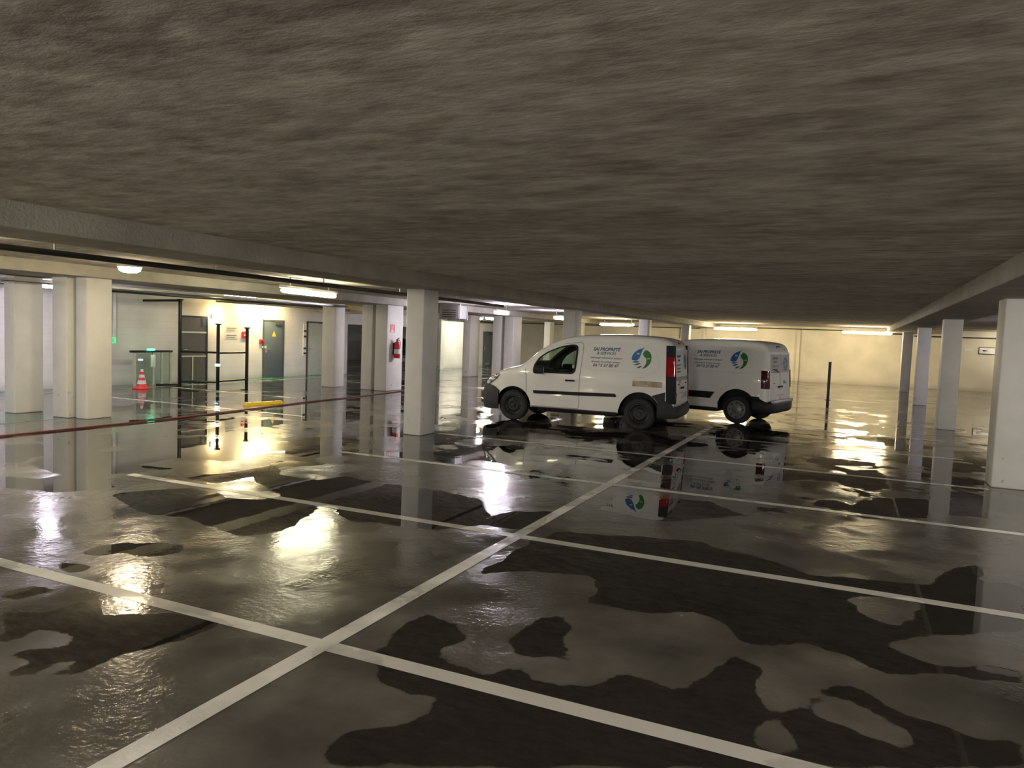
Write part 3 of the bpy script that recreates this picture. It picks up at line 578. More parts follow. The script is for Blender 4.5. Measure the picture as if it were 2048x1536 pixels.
# black steel frame
t = empty('steel_frame', (-17.3, 15.26, 0), 0, 'black steel frame of posts and rails standing before the dark double door', 'frame')
A, B_, D_ = (0, 0), (0.88, 0.55), (0.72, 1.83)
for (x, y), h in ((A, 2.45), (B_, 1.80), (D_, 1.72)):
    p = MB().box(x-0.035, x+0.035, y-0.035, y+0.035, 0, h, 0.006).build('post', M['black'], t)
    MB().box(x-0.06, x+0.06, y-0.06, y+0.06, h-0.03, h+0.01).build('post_cap', M['black'], p, smooth=False)
for a, b, zs in ((A, B_, (0.13, 0.98)), (B_, D_, (0.16, 0.97))):
    for z in zs: MB().tube([(a[0], a[1], z), (b[0], b[1], z)], 0.028, 8).build('rail', M['black'], t)
MB().tube([(0, 0, 2.42), (-1.3, -0.35, 2.38)], 0.035, 8).build('top_rail', M['black'], t)
MB().tube([(0.0, -0.02, 0.035), (-0.35, -0.5, 0.035)], 0.03, 8).build('floor_rail', M['black'], t)
t2 = MB().box(-0.05, 0.05, -0.05, 0.05, 0, 0.06, 0.01); 
o = t2.build('indicator_lamp', emat('indicator_white', (0.75, 0.88, 1.0), 6)); o.location = (-16.34, 15.72, 0.60); tag(o, 'small white blue light on the middle black post', 'indicator light')
# pay counter
t = empty('glass_screen', (-17.9, 14.5, 0), 0, 'low glass screen with a black top rail behind the traffic cone', 'screen')
MB().box(-0.05, 0.05, -0.35, 1.0, 0.93, 0.99, 0.008).build('top_rail', M['black'], t)
for y in (-0.22, 0.38, 0.66, 0.96): MB().box(-0.025, 0.025, y-0.025, y+0.025, 0, 0.93).build('post', M['pale'], t, smooth=False)
for a, b in ((-0.19, 0.35), (0.41, 0.63), (0.69, 0.93)): MB().box(-0.006, 0.006, a, b, 0.06, 0.92).build('glass_panel', M['glass_panel'], t, smooth=False)
MB().box(0.026, 0.05, 0.27, 0.42, 0.52, 0.86, 0.005).build('notice_plate', M['white'], t)
o = MB().box(-0.06, 0.06, -0.09, 0.09, 0, 0.05, 0.012).build('indicator_lamp', emat('indicator_green', (0.05, 1.0, 0.45), 2)); o.location = (-17.8, 14.72, 0.925); o.location.z = 0.99; tag(o, 'small green light on the black top rail of the glass screen', 'indicator light')
# traffic cone
t = empty('traffic_cone', (-17.15, 13.9, 0), 0.2, 'red and white striped traffic cone beside the green footpath', 'traffic cone')
MB().box(-0.17, 0.17, -0.17, 0.17, 0, 0.035, 0.012).build('base', M['orange'], t)
MB().lathe([(0, 0.03), (0.135, 0.03), (0.125, 0.06), (0.03, 0.52), (0.022, 0.53), (0, 0.53)], n=28).build('body', M['orange'], t)
for z0, z1 in ((0.13, 0.23), (0.30, 0.38), (0.455, 0.525)):
    rr = lambda z: 0.125-(z-0.06)*0.2065+0.0025
    MB().lathe([(rr(z0)-.002, z0), (rr(z0), z0), (rr(z1), z1), (rr(z1)-.002, z1)], n=28).build('reflective_band', M['white'], t)
# yellow wheel stop, hose
t = empty('wheel_stop', (-12.2, 13.1, 0), P2-0.15, 'flat yellow wheel stop lying beside the red hose', 'wheel stop')
MB().prism([(-0.09, 0), (0.09, 0), (0.045, 0.06), (-0.045, 0.06)], 1.0, frame_M((0.5, 0, 0), (0, 1, 0), (0, 0, 1)).copy() @ Matrix.Translation((0, 0, -1.0))).build('body', M['yellowmark'], t)
for x in (-0.3, 0.3): MB().lathe([(0, 0.06), (0.02, 0.06), (0.02, 0.068), (0, 0.068)], Matrix.Translation((x, 0, 0)), 12).build('bolt', M['darkgrey'], t)
hp = [(-11.55, 0.5), (-11.5, 3.0), (-11.45, 6.85), (-11.40, 9.43), (-11.55, 11.8), (-11.75, 13.82), (-11.85, 15.8), (-12.0, 17.7), (-12.2, 19.6)]
def catmull(P, n=8):
    out = []
    for i in range(len(P)-1):
        p0, p1, p2, p3 = P[max(i-1, 0)], P[i], P[i+1], P[min(i+2, len(P)-1)]
        for k in range(n):
            t = k/n; out.append(tuple(0.5*((2*p1[d])+(-p0[d]+p2[d])*t+(2*p0[d]-5*p1[d]+4*p2[d]-p3[d])*t*t+(-p0[d]+3*p1[d]-3*p2[d]+p3[d])*t**3) for d in range(len(p1))))
    return out+[P[-1]]
o = MB().tube([(x, y, 0.016) for x, y in catmull(hp)], 0.015, 10).build('fire_hose', M['redhose']); tag(o, 'thin red brown hose lying along the left aisle on the wet floor', 'hose')
# fire extinguisher on the column
t = empty('fire_extinguisher', (-12.42, 18.72, 0.98), 0, 'red fire extinguisher hanging on the column', 'fire extinguisher')
T = Matrix.Translation((0.12, 0, 0))
MB().lathe([(0, 0), (0.085, 0.0), (0.095, 0.03), (0.095, 0.40), (0.075, 0.47), (0.03, 0.50), (0.03, 0.53), (0, 0.53)], T, 24).build('cylinder', M['red'], t)
MB().lathe([(0.0965, 0.13), (0.0965, 0.27)], T, 24).build('label_band', M['white'], t)
mb = MB(); mb.box(0.10, 0.14, -0.02, 0.02, 0.52, 0.56, 0.004); mb.tube([(0.10, 0, 0.56), (0.2, 0, 0.60)], 0.01, 6); mb.tube([(0.10, 0, 0.55), (0.19, 0, 0.54)], 0.008, 6); mb.build('valve', M['black'], t)
MB().tube(catmull([(0.12, 0.02, 0.54), (0.14, 0.1, 0.52), (0.15, 0.12, 0.4), (0.14, 0.11, 0.2)]), 0.011, 8).build('hose', M['black'], t)
MB().box(0, 0.03, -0.05, 0.05, 0.1, 0.45).build('bracket', M['black'], t, smooth=False)
t = MB().box(-12.42, -12.412, 18.50, 18.74, 1.74, 1.98).build('extinguisher_sign', M['red'], smooth=False); tag(t, 'red and white sign above the fire extinguisher', 'sign')
mb = MB(); mb.box(-12.4125, -12.408, 18.54, 18.70, 1.76, 1.79); mb.lathe([(0, 0), (0.03, 0), (0.03, 0.004), (0, 0.004)], frame_M((-12.412, 18.62, 1.9), (0, 1, 0), (0, 0, 1)), 16); mb.box(-12.4125, -12.408, 18.60, 18.64, 1.8, 1.9); mb.build('pictogram', M['white'], t, smooth=False)
# dark post
t = empty('marker_post', (-0.64, 27.2, 0), 0, 'slim dark post standing free before the yellow far wall', 'post')
MB().box(-0.045, 0.045, -0.045, 0.045, 0, 1.26, 0.008).build('shaft', M['darkgrey'], t)
MB().box(-0.055, 0.055, -0.055, 0.055, 1.26, 1.285, 0.005).build('cap', M['black'], t)
MB().box(-0.09, 0.09, -0.09, 0.09, 0, 0.012).build('foot_plate', M['black'], t, smooth=False)
# signs on the far right wall
t = MB().box(5.28, 6.95, 39.77, 39.795, 1.72, 2.02).build('direction_board', M['white'], smooth=False); tag(t, 'long pale board with grey lettering on the far right wall', 'sign')
mb = MB(); mb.box(5.26, 6.97, 39.765, 39.78, 2.0, 2.03); mb.box(5.26, 6.97, 39.765, 39.78, 1.71, 1.74); mb.box(5.26, 5.29, 39.765, 39.78, 1.71, 2.03); mb.box(6.94, 6.97, 39.765, 39.78, 1.71, 2.03); mb.build('border', M['darkgrey'], t, smooth=False)
text_mesh('SORTIE', 0.2, M['textgrey'], 'lettering', t, frame_M((6.2, 39.768, 1.87), (1, 0, 0), (0, 0, 1)))
mb = MB(); mb.prism([(-0.1, -0.02), (0.02, -0.02), (0.02, -0.06), (0.1, 0), (0.02, 0.06), (0.02, 0.02), (-0.1, 0.02)], 0.003, frame_M((5.5, 39.77, 1.87), (-1, 0, 0), (0, 0, 1))); mb.build('arrow', M['textgrey'], t, smooth=False)
t = MB().box(4.72, 5.05, 39.78, 39.8, 1.84, 1.95).build('wall_notice', M['white'], smooth=False); tag(t, 'tiny pale notice left of the long board on the far right wall', 'sign')
# ---------------------------------------------------------------- vans
def interp(T, x):
    if x <= T[0][0]: return T[0][1]
    for (a, u), (b, v) in zip(T, T[1:]):
        if x <= b: 
            t = (x-a)/(b-a); return u+(v-u)*t
    return T[-1][1]
def smooth_interp(T, x):
    P = [(T[0][0]*2-T[1][0], T[0][1]*2-T[1][1])]+T+[(T[-1][0]*2-T[-2][0], T[-1][1]*2-T[-2][1])]
    if x <= T[0][0]: return T[0][1]
    for i in range(1, len(P)-2):
        if x <= P[i+1][0]:
            (x0, y0), (x1, y1), (x2, y2), (x3, y3) = P[i-1:i+3]
            t = (x-x1)/(x2-x1); h = x2-x1
            m1 = (y2-y0)/(x2-x0)*h; m2 = (y3-y1)/(x3-x1)*h
            return (2*t**3-3*t*t+1)*y1+(t**3-2*t*t+t)*m1+(-2*t**3+3*t*t)*y2+(t**3-t*t)*m2
    return T[-1][1]
class Body:
    def __init__(s, top, plan, zb=0.30, wmax=0.895, shear=0.07, tumble=0.13, zr=1.0, hi=1.85):
        s.top, s.plan, s.zb, s.wmax, s.shear, s.tumble, s.zr, s.hi = top, plan, zb, wmax, shear, tumble, zr, hi
    def W(s, z):
        return s.wmax-(z-s.zr)*s.tumble if z > s.zr else s.wmax-0.035*((s.zr-z)/0.7)**2
    def y(s, x, z): return s.W(z)*smooth_interp(s.plan, x)
    def sh(s, x, z):
        k = max(0.0, min(1.0, (0.1-x)/0.6)); return -s.shear*k*max(0.0, min(1.0, (s.hi-z)/1.2))
    def section(s, x, inset=0.0, zb=None):
        zt = smooth_interp(s.top, x)-inset; zb = (s.zb if zb is None else zb)
        r = min(0.105, (zt-zb)*0.28); pl = smooth_interp(s.plan, x)
        pts = []
        for k in range(5): pts.append(((s.W(zb)*pl-inset-0.05)*k/4.6, zb))
        pts.append((s.W(zb)*pl-inset-0.02, zb+0.005)); n = 14; z1 = zb+0.03; z2 = zt-r
        for k in range(n+1):
            z = z1+(z2-z1)*k/n; pts.append((s.W(z)*pl-inset, z))
        yc = s.W(z2)*pl-inset-r*1.15
        for k in range(1, 8):
            a = math.pi/2*k/8; pts.append((yc+r*1.15*math.cos(a), z2+r*0.86*math.sin(a)))
        ye = yc; ze = z2+r*0.86
        for k in range(0, 6):
            t = k/6; pts.append((ye*(1-t), ze+(zt-ze)*(1-(1-t)**2)))
        pts.append((0, zt))
        return pts
    def mesh(s, xs, inset=0.0, zb=None):
        bm = bmesh.new(); rings = []
        for x in xs:
            sec = s.section(x, inset, zb)
            full = sec+[(-y, z) for y, z in sec[-2:0:-1]]
            rings.append([bm.verts.new((x+s.sh(x, z), y, z)) for y, z in full])
        n = len(rings[0])
        for a, b in zip(rings, rings[1:]):
            for k in range(n): bm.faces.new((a[k], a[(k+1) % n], b[(k+1) % n], b[k]))
        for rg, fl in ((rings[0], 1), (rings[-1], 0)):
            # cap by strips between mirrored points so that the end is clean
            h = n//2
            for k in range(h):
                a, b = rg[k], rg[k+1]; c, d = rg[(n-k-1) % n], rg[(n-k) % n]
                q = []
                for v in (a, b, c, d):
                    if v not in q: q.append(v)
                if len(q) > 2: bm.faces.new(q if fl else q[::-1])
        bmesh.ops.remove_doubles(bm, verts=bm.verts[:], dist=1e-5)
        return bm
def obj_from(bm, name, mats, parent=None):
    mb = MB(); mb.bm.free(); mb.bm = bm
    return mb.build(name, mats, parent, angle=32)
def cut(o, bms, mat):
    for bm in bms:
        c = obj_from(bm, 'cutter', mat, o.parent)
        md = o.modifiers.new('b', 'BOOLEAN'); md.operation = 'DIFFERENCE'; md.solver = 'EXACT'; md.object = c
        try: md.material_mode = 'TRANSFER'
        except Exception: pass
        bpy.context.view_layer.update()
        me = bpy.data.meshes.new_from_object(o.evaluated_get(bpy.context.evaluated_depsgraph_get()))
        o.modifiers.clear(); old = o.data; o.data = me; bpy.data.meshes.remove(old)
        cm = c.data; bpy.data.objects.remove(c); bpy.data.meshes.remove(cm)
    o.data.polygons.foreach_set('use_smooth', [True]*len(o.data.polygons))
    o.data.set_sharp_from_angle(angle=math.radians(32)); o.data.name = o.name
def cyl_bm(x, z, r, y0, y1, n=48):
    bm = bmesh.new()
    a = [bm.verts.new((x+r*math.cos(2*math.pi*k/n), y0, z+r*math.sin(2*math.pi*k/n))) for k in range(n)]
    b = [bm.verts.new((x+r*math.cos(2*math.pi*k/n), y1, z+r*math.sin(2*math.pi*k/n))) for k in range(n)]
    for k in range(n): bm.faces.new((a[k], a[(k+1) % n], b[(k+1) % n], b[k]))
    bm.faces.new(a[::-1]); bm.faces.new(b); return bm
def prism_bm(poly, y0, y1):
    bm = bmesh.new(); n = len(poly)
    a = [bm.verts.new((x, y0, z)) for x, z in poly]; b = [bm.verts.new((x, y1, z)) for x, z in poly]
    bm.faces.new(a); bm.faces.new(b[::-1])
    for k in range(n): bm.faces.new((a[k], a[(k+1) % n], b[(k+1) % n], b[k]))
    return bm
def hex_bm(P):
    bm = bmesh.new(); v = [bm.verts.new(p) for p in P]
    for f in ((0, 1, 2, 3), (4, 7, 6, 5), (0, 4, 5, 1), (1, 5, 6, 2), (2, 6, 7, 3), (3, 7, 4, 0)): bm.faces.new([v[k] for k in f])
    return bm
def wrap(path, zlo, zhi, th, nz=6, bulge=0.02):
    """strip following a plan path; path points carry (x, y, nx, ny); zlo, zhi functions of the index"""
    out, inn = [], []
    for i, (x, y, nx, ny) in enumerate(path):
        a, b = zlo(i), zhi(i); ro, ri = [], []
        for k in range(nz+1):
            t = k/nz; z = a+(b-a)*t; e = bulge*(1-(2*t-1)**4)
            ro.append((x+nx*(th+e), y+ny*(th+e), z)); ri.append((x, y, z))
        out.append(ro); inn.append(ri)
    return out, inn
def path_normals(P):
    r = []
    for i, p in enumerate(P):
        a, b = P[max(i-1, 0)], P[min(i+1, len(P)-1)]; dx, dy = b[0]-a[0], b[1]-a[1]; l = math.hypot(dx, dy)
        r.append((p[0], p[1], dy/l, -dx/l))
    return r
def resample(poly, n=6):
    out = []
    for a, b in zip(poly, poly[1:]+poly[:1]):
        for k in range(n): out.append((a[0]+(b[0]-a[0])*k/n, a[1]+(b[1]-a[1])*k/n))
    return out
def roundpoly(P, r, n=4):
    out = []; m = len(P)
    for i in range(m):
        p = Vector(P[i]); a = (Vector(P[i-1])-p); b = (Vector(P[(i+1) % m])-p)
        ra = min(r, a.length*0.45); rb = min(r, b.length*0.45); A = p+a.normalized()*ra; B = p+b.normalized()*rb
        for k in range(n+1):
            t = k/n; q = A*(1-t)**2+p*2*t*(1-t)+B*t*t; out.append((q.x, q.y))
    return out
def side_patch(body, poly, sgn, off, th, mb=None):
    """polygon (x, z) laid on the body side and given thickness"""
    mb = mb or MB(); bm = bmesh.new()
    o = [bm.verts.new((x, sgn*(body.y(x, z)+off+th), z)) for x, z in poly]; i = [bm.verts.new((x, sgn*(body.y(x, z)+off), z)) for x, z in poly]
    bm.faces.new(o); bm.faces.new(i[::-1]); n = len(poly)
    for k in range(n): bm.faces.new((o[k], i[k], i[(k+1) % n], o[(k+1) % n]))
    mb.add(bm); return mb
def side_grid(body, x0, x1, z0, z1, sgn, off, th, nx=24, nz=3, mb=None):
    mb = mb or MB()
    O = [[(x0+(x1-x0)*i/nx, sgn*(body.y(x0+(x1-x0)*i/nx, z0+(z1-z0)*j/nz)+off+th), z0+(z1-z0)*j/nz) for j in range(nz+1)] for i in range(nx+1)]
    I = [[(x, y-sgn*th, z) for x, y, z in r] for r in O]
    return mb.shell(O, I)
def side_line(body, pts, sgn, mb, w=0.004):
    """dark door gap following the side"""
    P = []
    for (xa, za), (xb, zb) in zip(pts, pts[1:]):
        for k in range(6): P.append((xa+(xb-xa)*k/6, za+(zb-za)*k/6))
    P.append(pts[-1])
    mb.tube([(x, sgn*(body.y(x, z)+0.0005), z) for x, z in P], w, 6)
def wheel(parent, x, y, sgn, kind):
    # axis along y: local z of the lathe -> outward
    Mx = Matrix(((1, 0, 0, x), (0, 0, sgn, y), (0, 1, 0, 0.318), (0, 0, 0, 1)))
    t = MB().lathe([(0.20, -0.09), (0.215, -0.10), (0.285, -0.095), (0.312, -0.07), (0.318, -0.03), (0.318, 0.03), (0.312, 0.07), (0.285, 0.095), (0.225, 0.10), (0.208, 0.085), (0.20, 0.06), (0.20, -0.09)], Mx, 48)
    for r in (-0.035, 0.0, 0.035): t.lathe([(0.3175, r-0.004), (0.3195, r), (0.3175, r+0.004)], Mx, 48)
    o = t.build('wheel', M['tyre'], parent)
    if kind == 'steel':
        m = MB().lathe([(0.208, 0.085), (0.195, 0.088), (0.19, 0.05), (0.165, 0.035), (0.14, 0.04), (0.105, 0.062), (0.08, 0.06), (0.075, 0.045), (0.045, 0.045), (0.04, 0.075), (0.0, 0.08)], Mx, 40)
        m.build('rim', M['rim'], o)
        m = MB()
        for k in range(12):
            a = 2*math.pi*k/12; m.lathe([(0, 0.049), (0.014, 0.049), (0.014, 0.051), (0, 0.051)], Mx @ Matrix.Translation((0.152*math.cos(a), 0.152*math.sin(a), -0.008)), 10)
        m.build('rim_holes', M['plasticblack'], o)
        MB().lathe([(0.0, 0.088), (0.032, 0.085), (0.038, 0.07)], Mx, 20).build('hub', M['rim'], o)
    else:
        m = MB().lathe([(0.212, 0.085), (0.205, 0.098), (0.17, 0.102), (0.13, 0.092), (0.09, 0.096), (0.06, 0.108), (0.0, 0.112)], Mx, 40)
        m.build('hubcap', M['hubcap'], o)
        m = MB()
        for k in range(8):
            a = 2*math.pi*k/8; m.lathe([(0, 0.0), (0.019, 0.0), (0.019, 0.006), (0, 0.007)], Mx @ Matrix.Translation((0.155*math.cos(a), 0.155*math.sin(a), 0.095)), 12)
        m.build('hubcap_holes', M['plasticblack'], o)
    return o
def logo(parent, cx, cz, s, place):
    """drop, leaf and waves; place(u, v, lift) -> point on the van, u to the right and v up as read"""
    def poly(name, P, mat):
        bm = bmesh.new(); a = [bm.verts.new(place(u*s, v*s, 0.004)) for u, v in P]; b = [bm.verts.new(place(u*s, v*s, 0.0)) for u, v in P]
        bm.faces.new(a); bm.faces.new(b[::-1]); n = len(P)
        for k in range(n): bm.faces.new((a[k], b[k], b[(k+1) % n], a[(k+1) % n]))
        return bm
    drop = catmull([(0.30, 0.98), (0.05, 0.80), (-0.25, 0.70), (-0.6, 0.42), (-0.80, 0.05), (-0.78, -0.22), (-0.45, -0.28), (-0.22, -0.15), (-0.08, 0.12), (0.02, 0.45), (0.12, 0.72), (0.30, 0.98)], 4)[:-1]
    leaf = catmull([(0.38, 0.68), (0.16, 0.40), (0.22, 0.15), (0.44, -0.05), (0.50, -0.40), (0.36, -0.72), (0.18, -0.96), (0.50, -0.86), (0.80, -0.52), (0.92, -0.08), (0.86, 0.30), (0.68, 0.54), (0.38, 0.68)], 4)[:-1]
    mb = MB(); mb.add(poly('d', drop, None)); mb.build('logo_drop', M['logoblue'], parent, smooth=False)
    mb = MB(); mb.add(poly('l', leaf, None)); mb.build('logo_leaf', M['logogreen'], parent, smooth=False)
    mb = MB()
    for (a, b, c, d) in ((-0.78, -0.42, -0.12, -0.34), (-0.62, -0.68, 0.0, -0.48), (-0.34, -0.92, 0.14, -0.72)):
        mx, my = (a+c)/2, (b+d)/2
        mb.add(poly('w', catmull([(a, b), (mx, my+0.10-0.04), (c, d), (mx+0.05, my-0.09), (a, b)], 4)[:-1], None))
    mb.build('logo_waves', M['textblue'], parent, smooth=False)
    # white droplet highlight
    mb = MB(); mb.add(poly('h', [(-0.42, 0.28), (-0.30, 0.40), (-0.14, 0.36), (-0.12, 0.28), (-0.28, 0.27)], None))
    for v in mb.bm.verts: v.co += Vector(place(0, 0, 0.006))-Vector(place(0, 0, 0.0))
    mb.build('logo_highlight', M['plate'], parent, smooth=False)
    mb = MB(); mb.add(poly('h', [(0.50, -0.12), (0.56, -0.05), (0.80, -0.02), (0.84, -0.08), (0.62, -0.13)], None))
    for v in mb.bm.verts: v.co += Vector(place(0, 0, 0.006))-Vector(place(0, 0, 0.0))
    mb.build('logo_highlight', M['plate'], parent, smooth=False)
def lettering(parent, rows, cx, place_M):
    for body, size, width, mat, bold, v in rows:
        text_mesh(body, size, M[mat], 'lettering', parent, place_M(cx, v), bold=bold, shear=0.25, width=width)
TOP = [(-0.60, 1.66), (-0.56, 1.76), (-0.50, 1.815), (-0.38, 1.855), (0.0, 1.885), (0.47, 1.895), (1.0, 1.878), (1.30, 1.852), (1.59, 1.80), (1.92, 1.675), (2.25, 1.445), (2.45, 1.27), (2.58, 1.185), (2.8, 1.125), (3.03, 1.055), (3.2, 0.985), (3.32, 0.90), (3.40, 0.79), (3.43, 0.70)]
PLAN = [(-0.62, 0.945), (-0.56, 0.975), (-0.45, 0.995), (0.0, 1.0), (2.3, 1.0), (2.7, 0.99), (3.0, 0.965), (3.2, 0.92), (3.33, 0.86), (3.43, 0.76)]
XS = [-0.60, -0.585, -0.56, -0.53, -0.50, -0.45, -0.38, -0.25, -0.1]+[0.05+0.15*i for i in range(8)]+[1.2+0.075*i for i in range(20)]+[2.7, 2.8, 2.9, 3.0, 3.08, 3.16, 3.22, 3.28, 3.33, 3.37, 3.40, 3.43]
WIN = [(2.25, 1.06), (2.235, 1.20), (2.13, 1.36), (1.96, 1.475), (1.71, 1.58), (1.47, 1.635), (1.345, 1.625), (1.335, 1.50), (1.36, 1.12), (1.42, 1.06)]
def van(kind, loc, rz, label, first):
    t = empty('panel_van', loc, rz, label, 'van', 'white liveried panel vans')
    B = Body(TOP, PLAN)
    rear_x = lambda z: -0.60-0.07*max(0, min(1, (1.85-z)/1.2))
    body = obj_from(B.mesh(XS), 'body', [M['paint'], M['plasticblack'], M['cabin']], t)
    ra = 0.43 if first else 0.44; fa = 0.395
    cuts = [cyl_bm(0, 0.34, ra, s*0.60, s*1.1) for s in (1, -1)]+[cyl_bm(2.70, 0.335, fa, s*0.60, s*1.1) for s in (1, -1)]
    cut(body, cuts, M['plasticblack'])
    cav = B.mesh([1.20+0.1*i for i in range(14)], inset=0.055, zb=0.42)
    cut(body, [cav], M['cabin'])
    cut(body, [prism_bm(WIN, -1.2, 1.2)], M['plasticblack'])
    bt, tp = Vector((2.47, 0, 1.255)), Vector((1.70, 0, 1.765)); d = (tp-bt).normalized(); nn = Vector((-d.z, 0, d.x)); nn = nn if nn.z > 0 else -nn
    P = []
    for k in (-0.13, 0.16):
        for p, w_ in ((bt, 0.70), (tp, 0.60)):
            a, b = p+nn*k+Vector((0, w_, 0)), p+nn*k-Vector((0, w_, 0)); P += ([a, b] if p is bt else [b, a])
    cut(body, [hex_bm(P)], M['plasticblack'])
    # glass
    mb = MB(); bm = bmesh.new()
    rows = []
    for i in range(9):
        x = 2.475-0.785*i/8; z = smooth_interp(TOP, x)-0.004; w_ = 0.71-0.11*i/8; rows.append([(x, w_*(1-2*j/8), z-0.035*abs(1-2*j/8)**2.5) for j in range(9)])
    mb.bm.free(); mb = MB(); mb.shell(rows, [[(x-0.003, y, z-0.005) for x, y, z in r] for r in rows]); mb.build('windscreen', M['glass'], t); bm.free()
    for s in (1, -1):
        o = side_patch(B, WIN, s, -0.022, 0.005).build('side_window', M['glass'], t)
        if s == 1: o['label'] = 'green tinted cab side window'
        # rubber surround
        ins = []
        cx = sum(p[0] for p in WIN)/len(WIN); cz = sum(p[1] for p in WIN)/len(WIN)
        R_ = roundpoly(WIN, 0.06); big = [(cx+(x-cx)*1.05, cz+(z-cz)*1.07) for x, z in R_]; sm = [(cx+(x-cx)*0.955, cz+(z-cz)*0.94) for x, z in R_]
        big.append(big[0]); sm.append(sm[0])
        f = lambda P_, off: [(x, s*(B.y(x, z)+off), z) for x, z in P_]
        MB().shell([f(big, 0.006), f(sm, 0.006)], [f(big, -0.012), f(sm, -0.03)]).build('window_surround', M['plasticblack'], t)
    # interior
    mb = MB()
    mb.box(1.95, 2.42, -0.76, 0.76, 0.85, 1.06, 0.05); mb.box(2.05, 2.3, 0.15, 0.6, 1.02, 1.12, 0.03); mb.build('dashboard', M['cabin'], t)
    for s in (1, -1):
        se = MB(); se.box(1.42, 1.92, s*0.38-0.24, s*0.38+0.24, 0.60, 0.76, 0.05); o = se.build('seat', M['seat'], t)
        bk = MB(); T_ = Matrix.Translation((1.40, s*0.38, 0.72)) @ Matrix.Rotation(math.radians(-10), 4, 'Y')
        q = MB(); q.box(-0.07, 0.07, -0.23, 0.23, 0.0, 0.60, 0.05); bmx = q.bm; bmesh.ops.transform(bmx, matrix=T_, verts=bmx.verts[:]); q.build('backrest', M['seat'], o)
        q = MB(); q.box(-0.05, 0.05, -0.13, 0.13, 0.66, 0.84, 0.045); q.tube([(0, -0.06, 0.55), (0, -0.06, 0.7)], 0.008, 6); q.tube([(0, 0.06, 0.55), (0, 0.06, 0.7)], 0.008, 6)
        bmesh.ops.transform(q.bm, matrix=T_, verts=q.bm.verts[:]); q.build('headrest', M['seat'], o)
    q = MB(); ring = [(1.93-0.17*math.sin(a)*0.35, 0.38+0.18*math.cos(a), 1.08+0.17*math.sin(a)) for a in [2*math.pi*k/24 for k in range(25)]]
    q.tube(ring, 0.015, 8, caps=False); q.tube([(1.93, 0.22, 1.08), (1.93, 0.54, 1.08)], 0.015, 6); q.tube([(1.93, 0.38, 1.08), (2.15, 0.38, 0.98)], 0.025, 8); q.build('steering_wheel', M['plasticblack'], t)
    # door gaps, trims, handles, panel pressings
    for s in (1, -1):
        mb = MB()
        side_line(B, [(2.44, 1.10), (2.41, 0.95), (2.40, 0.45), (2.33, 0.34), (1.27, 0.34), (1.25, 0.42), (1.25, 1.0), (1.22, 1.35), (1.21, 1.66), (1.26, 1.70), (1.60, 1.66)], s, mb)
        mb.build('door_gap', M['plasticgrey'], t)
        mb = MB()
        if first: side_patch(B, [(2.25, 0.665), (2.23, 0.60), (1.25, 0.615), (0.47, 0.635), (0.50, 0.70), (1.25, 0.685)], s, 0.0, 0.018, mb)
        else:
            side_patch(B, [(2.3, 0.68), (2.3, 0.53), (1.28, 0.53), (1.28, 0.68)], s, 0.0, 0.018, mb); side_patch(B, [(1.22, 0.68), (1.22, 0.53), (0.62, 0.53), (0.52, 0.68)], s, 0.0, 0.018, mb)
        mb.build('side_strip', M['plasticblack'], t)
        mb = MB(); yy = s*(B.y(1.4, 0.92)); mb.box(1.35, 1.55, yy-0.005, yy+s*0.028, 0.895, 0.925, 0.006); mb.build('door_handle', M['plasticblack'], t)
        # pressed panel outline on the cargo side
        fr_ = roundpoly([(1.15, 1.70), (1.16, 1.15), (-0.36, 1.15), (-0.30, 1.52), (-0.12, 1.70)], 0.16, 6); fr_.append(fr_[0])
        mb = MB(); mb.tube([(x, s*(B.y(x, z)-0.0035), z) for x, z in fr_], 0.0075, 6, caps=False); mb.build('panel_crease', M['paint'], t)
        # mirror
        if True:
            mb = MB(); mb.box(1.98, 2.22, s*0.975-0.10, s*0.975+0.10, 1.02, 1.18, 0.05); mb.tube([(2.2, s*0.86, 1.06), (2.16, s*0.93, 1.08)], 0.035, 8); o = mb.build('mirror', M['plasticblack'], t)
            MB().box(1.974, 1.981, s*0.975-0.075, s*0.975+0.075, 1.045, 1.155).build('mirror_glass', M['chrome'], o)
        # front indicator repeater and headlight wrapping the corner
        mb = MB(); side_patch(B, roundpoly([(2.50, 0.93), (2.62, 0.955), (2.60, 0.985), (2.48, 0.955)], 0.012), s, 0.0, 0.008, mb).build('side_indicator', M['lens_clear'], t)
        hl = []; hi_ = []
        for i in range(9):
            x = 3.02+0.33*i/8; zt = min(smooth_interp(TOP, x)-0.075, 1.0-0.10*i/8); zl = 0.84-0.14*i/8+0.10*(1-i/8)**2
            hl.append([(x+0.012, s*(B.y(x, zl+(zt-zl)*j/4)+0.012), zl+(zt-zl)*j/4) for j in range(5)]); hi_.append([(a-0.012, b-s*0.02, c) for a, b, c in hl[-1]])
        o = MB().shell(hl, hi_).build('headlight', M['lens_clear'], t)
        MB().tube([(r[-1][0]+0.004, r[-1][1]+s*0.004, r[-1][2]) for r in hl]+[(hl[-1][0][0]+0.004, hl[-1][0][1]+s*0.004, hl[-1][0][2])]+[(r[0][0]+0.004, r[0][1]+s*0.004, r[0][2]) for r in hl[::-1]], 0.006, 6).build('headlight_rim', M['plasticblack'], o)
        for q in (2, 5): MB().lathe([(0, 0), (0.045, 0.0), (0.05, 0.008), (0.03, 0.014), (0, 0.015)], frame_M(hl[q][2], (1, 0, 0), (0, 0, 1)) @ (Matrix.Rotation(math.pi, 4, 'X') if s == 1 else Matrix.Identity(4)), 20).build('reflector', M['chrome'], o)
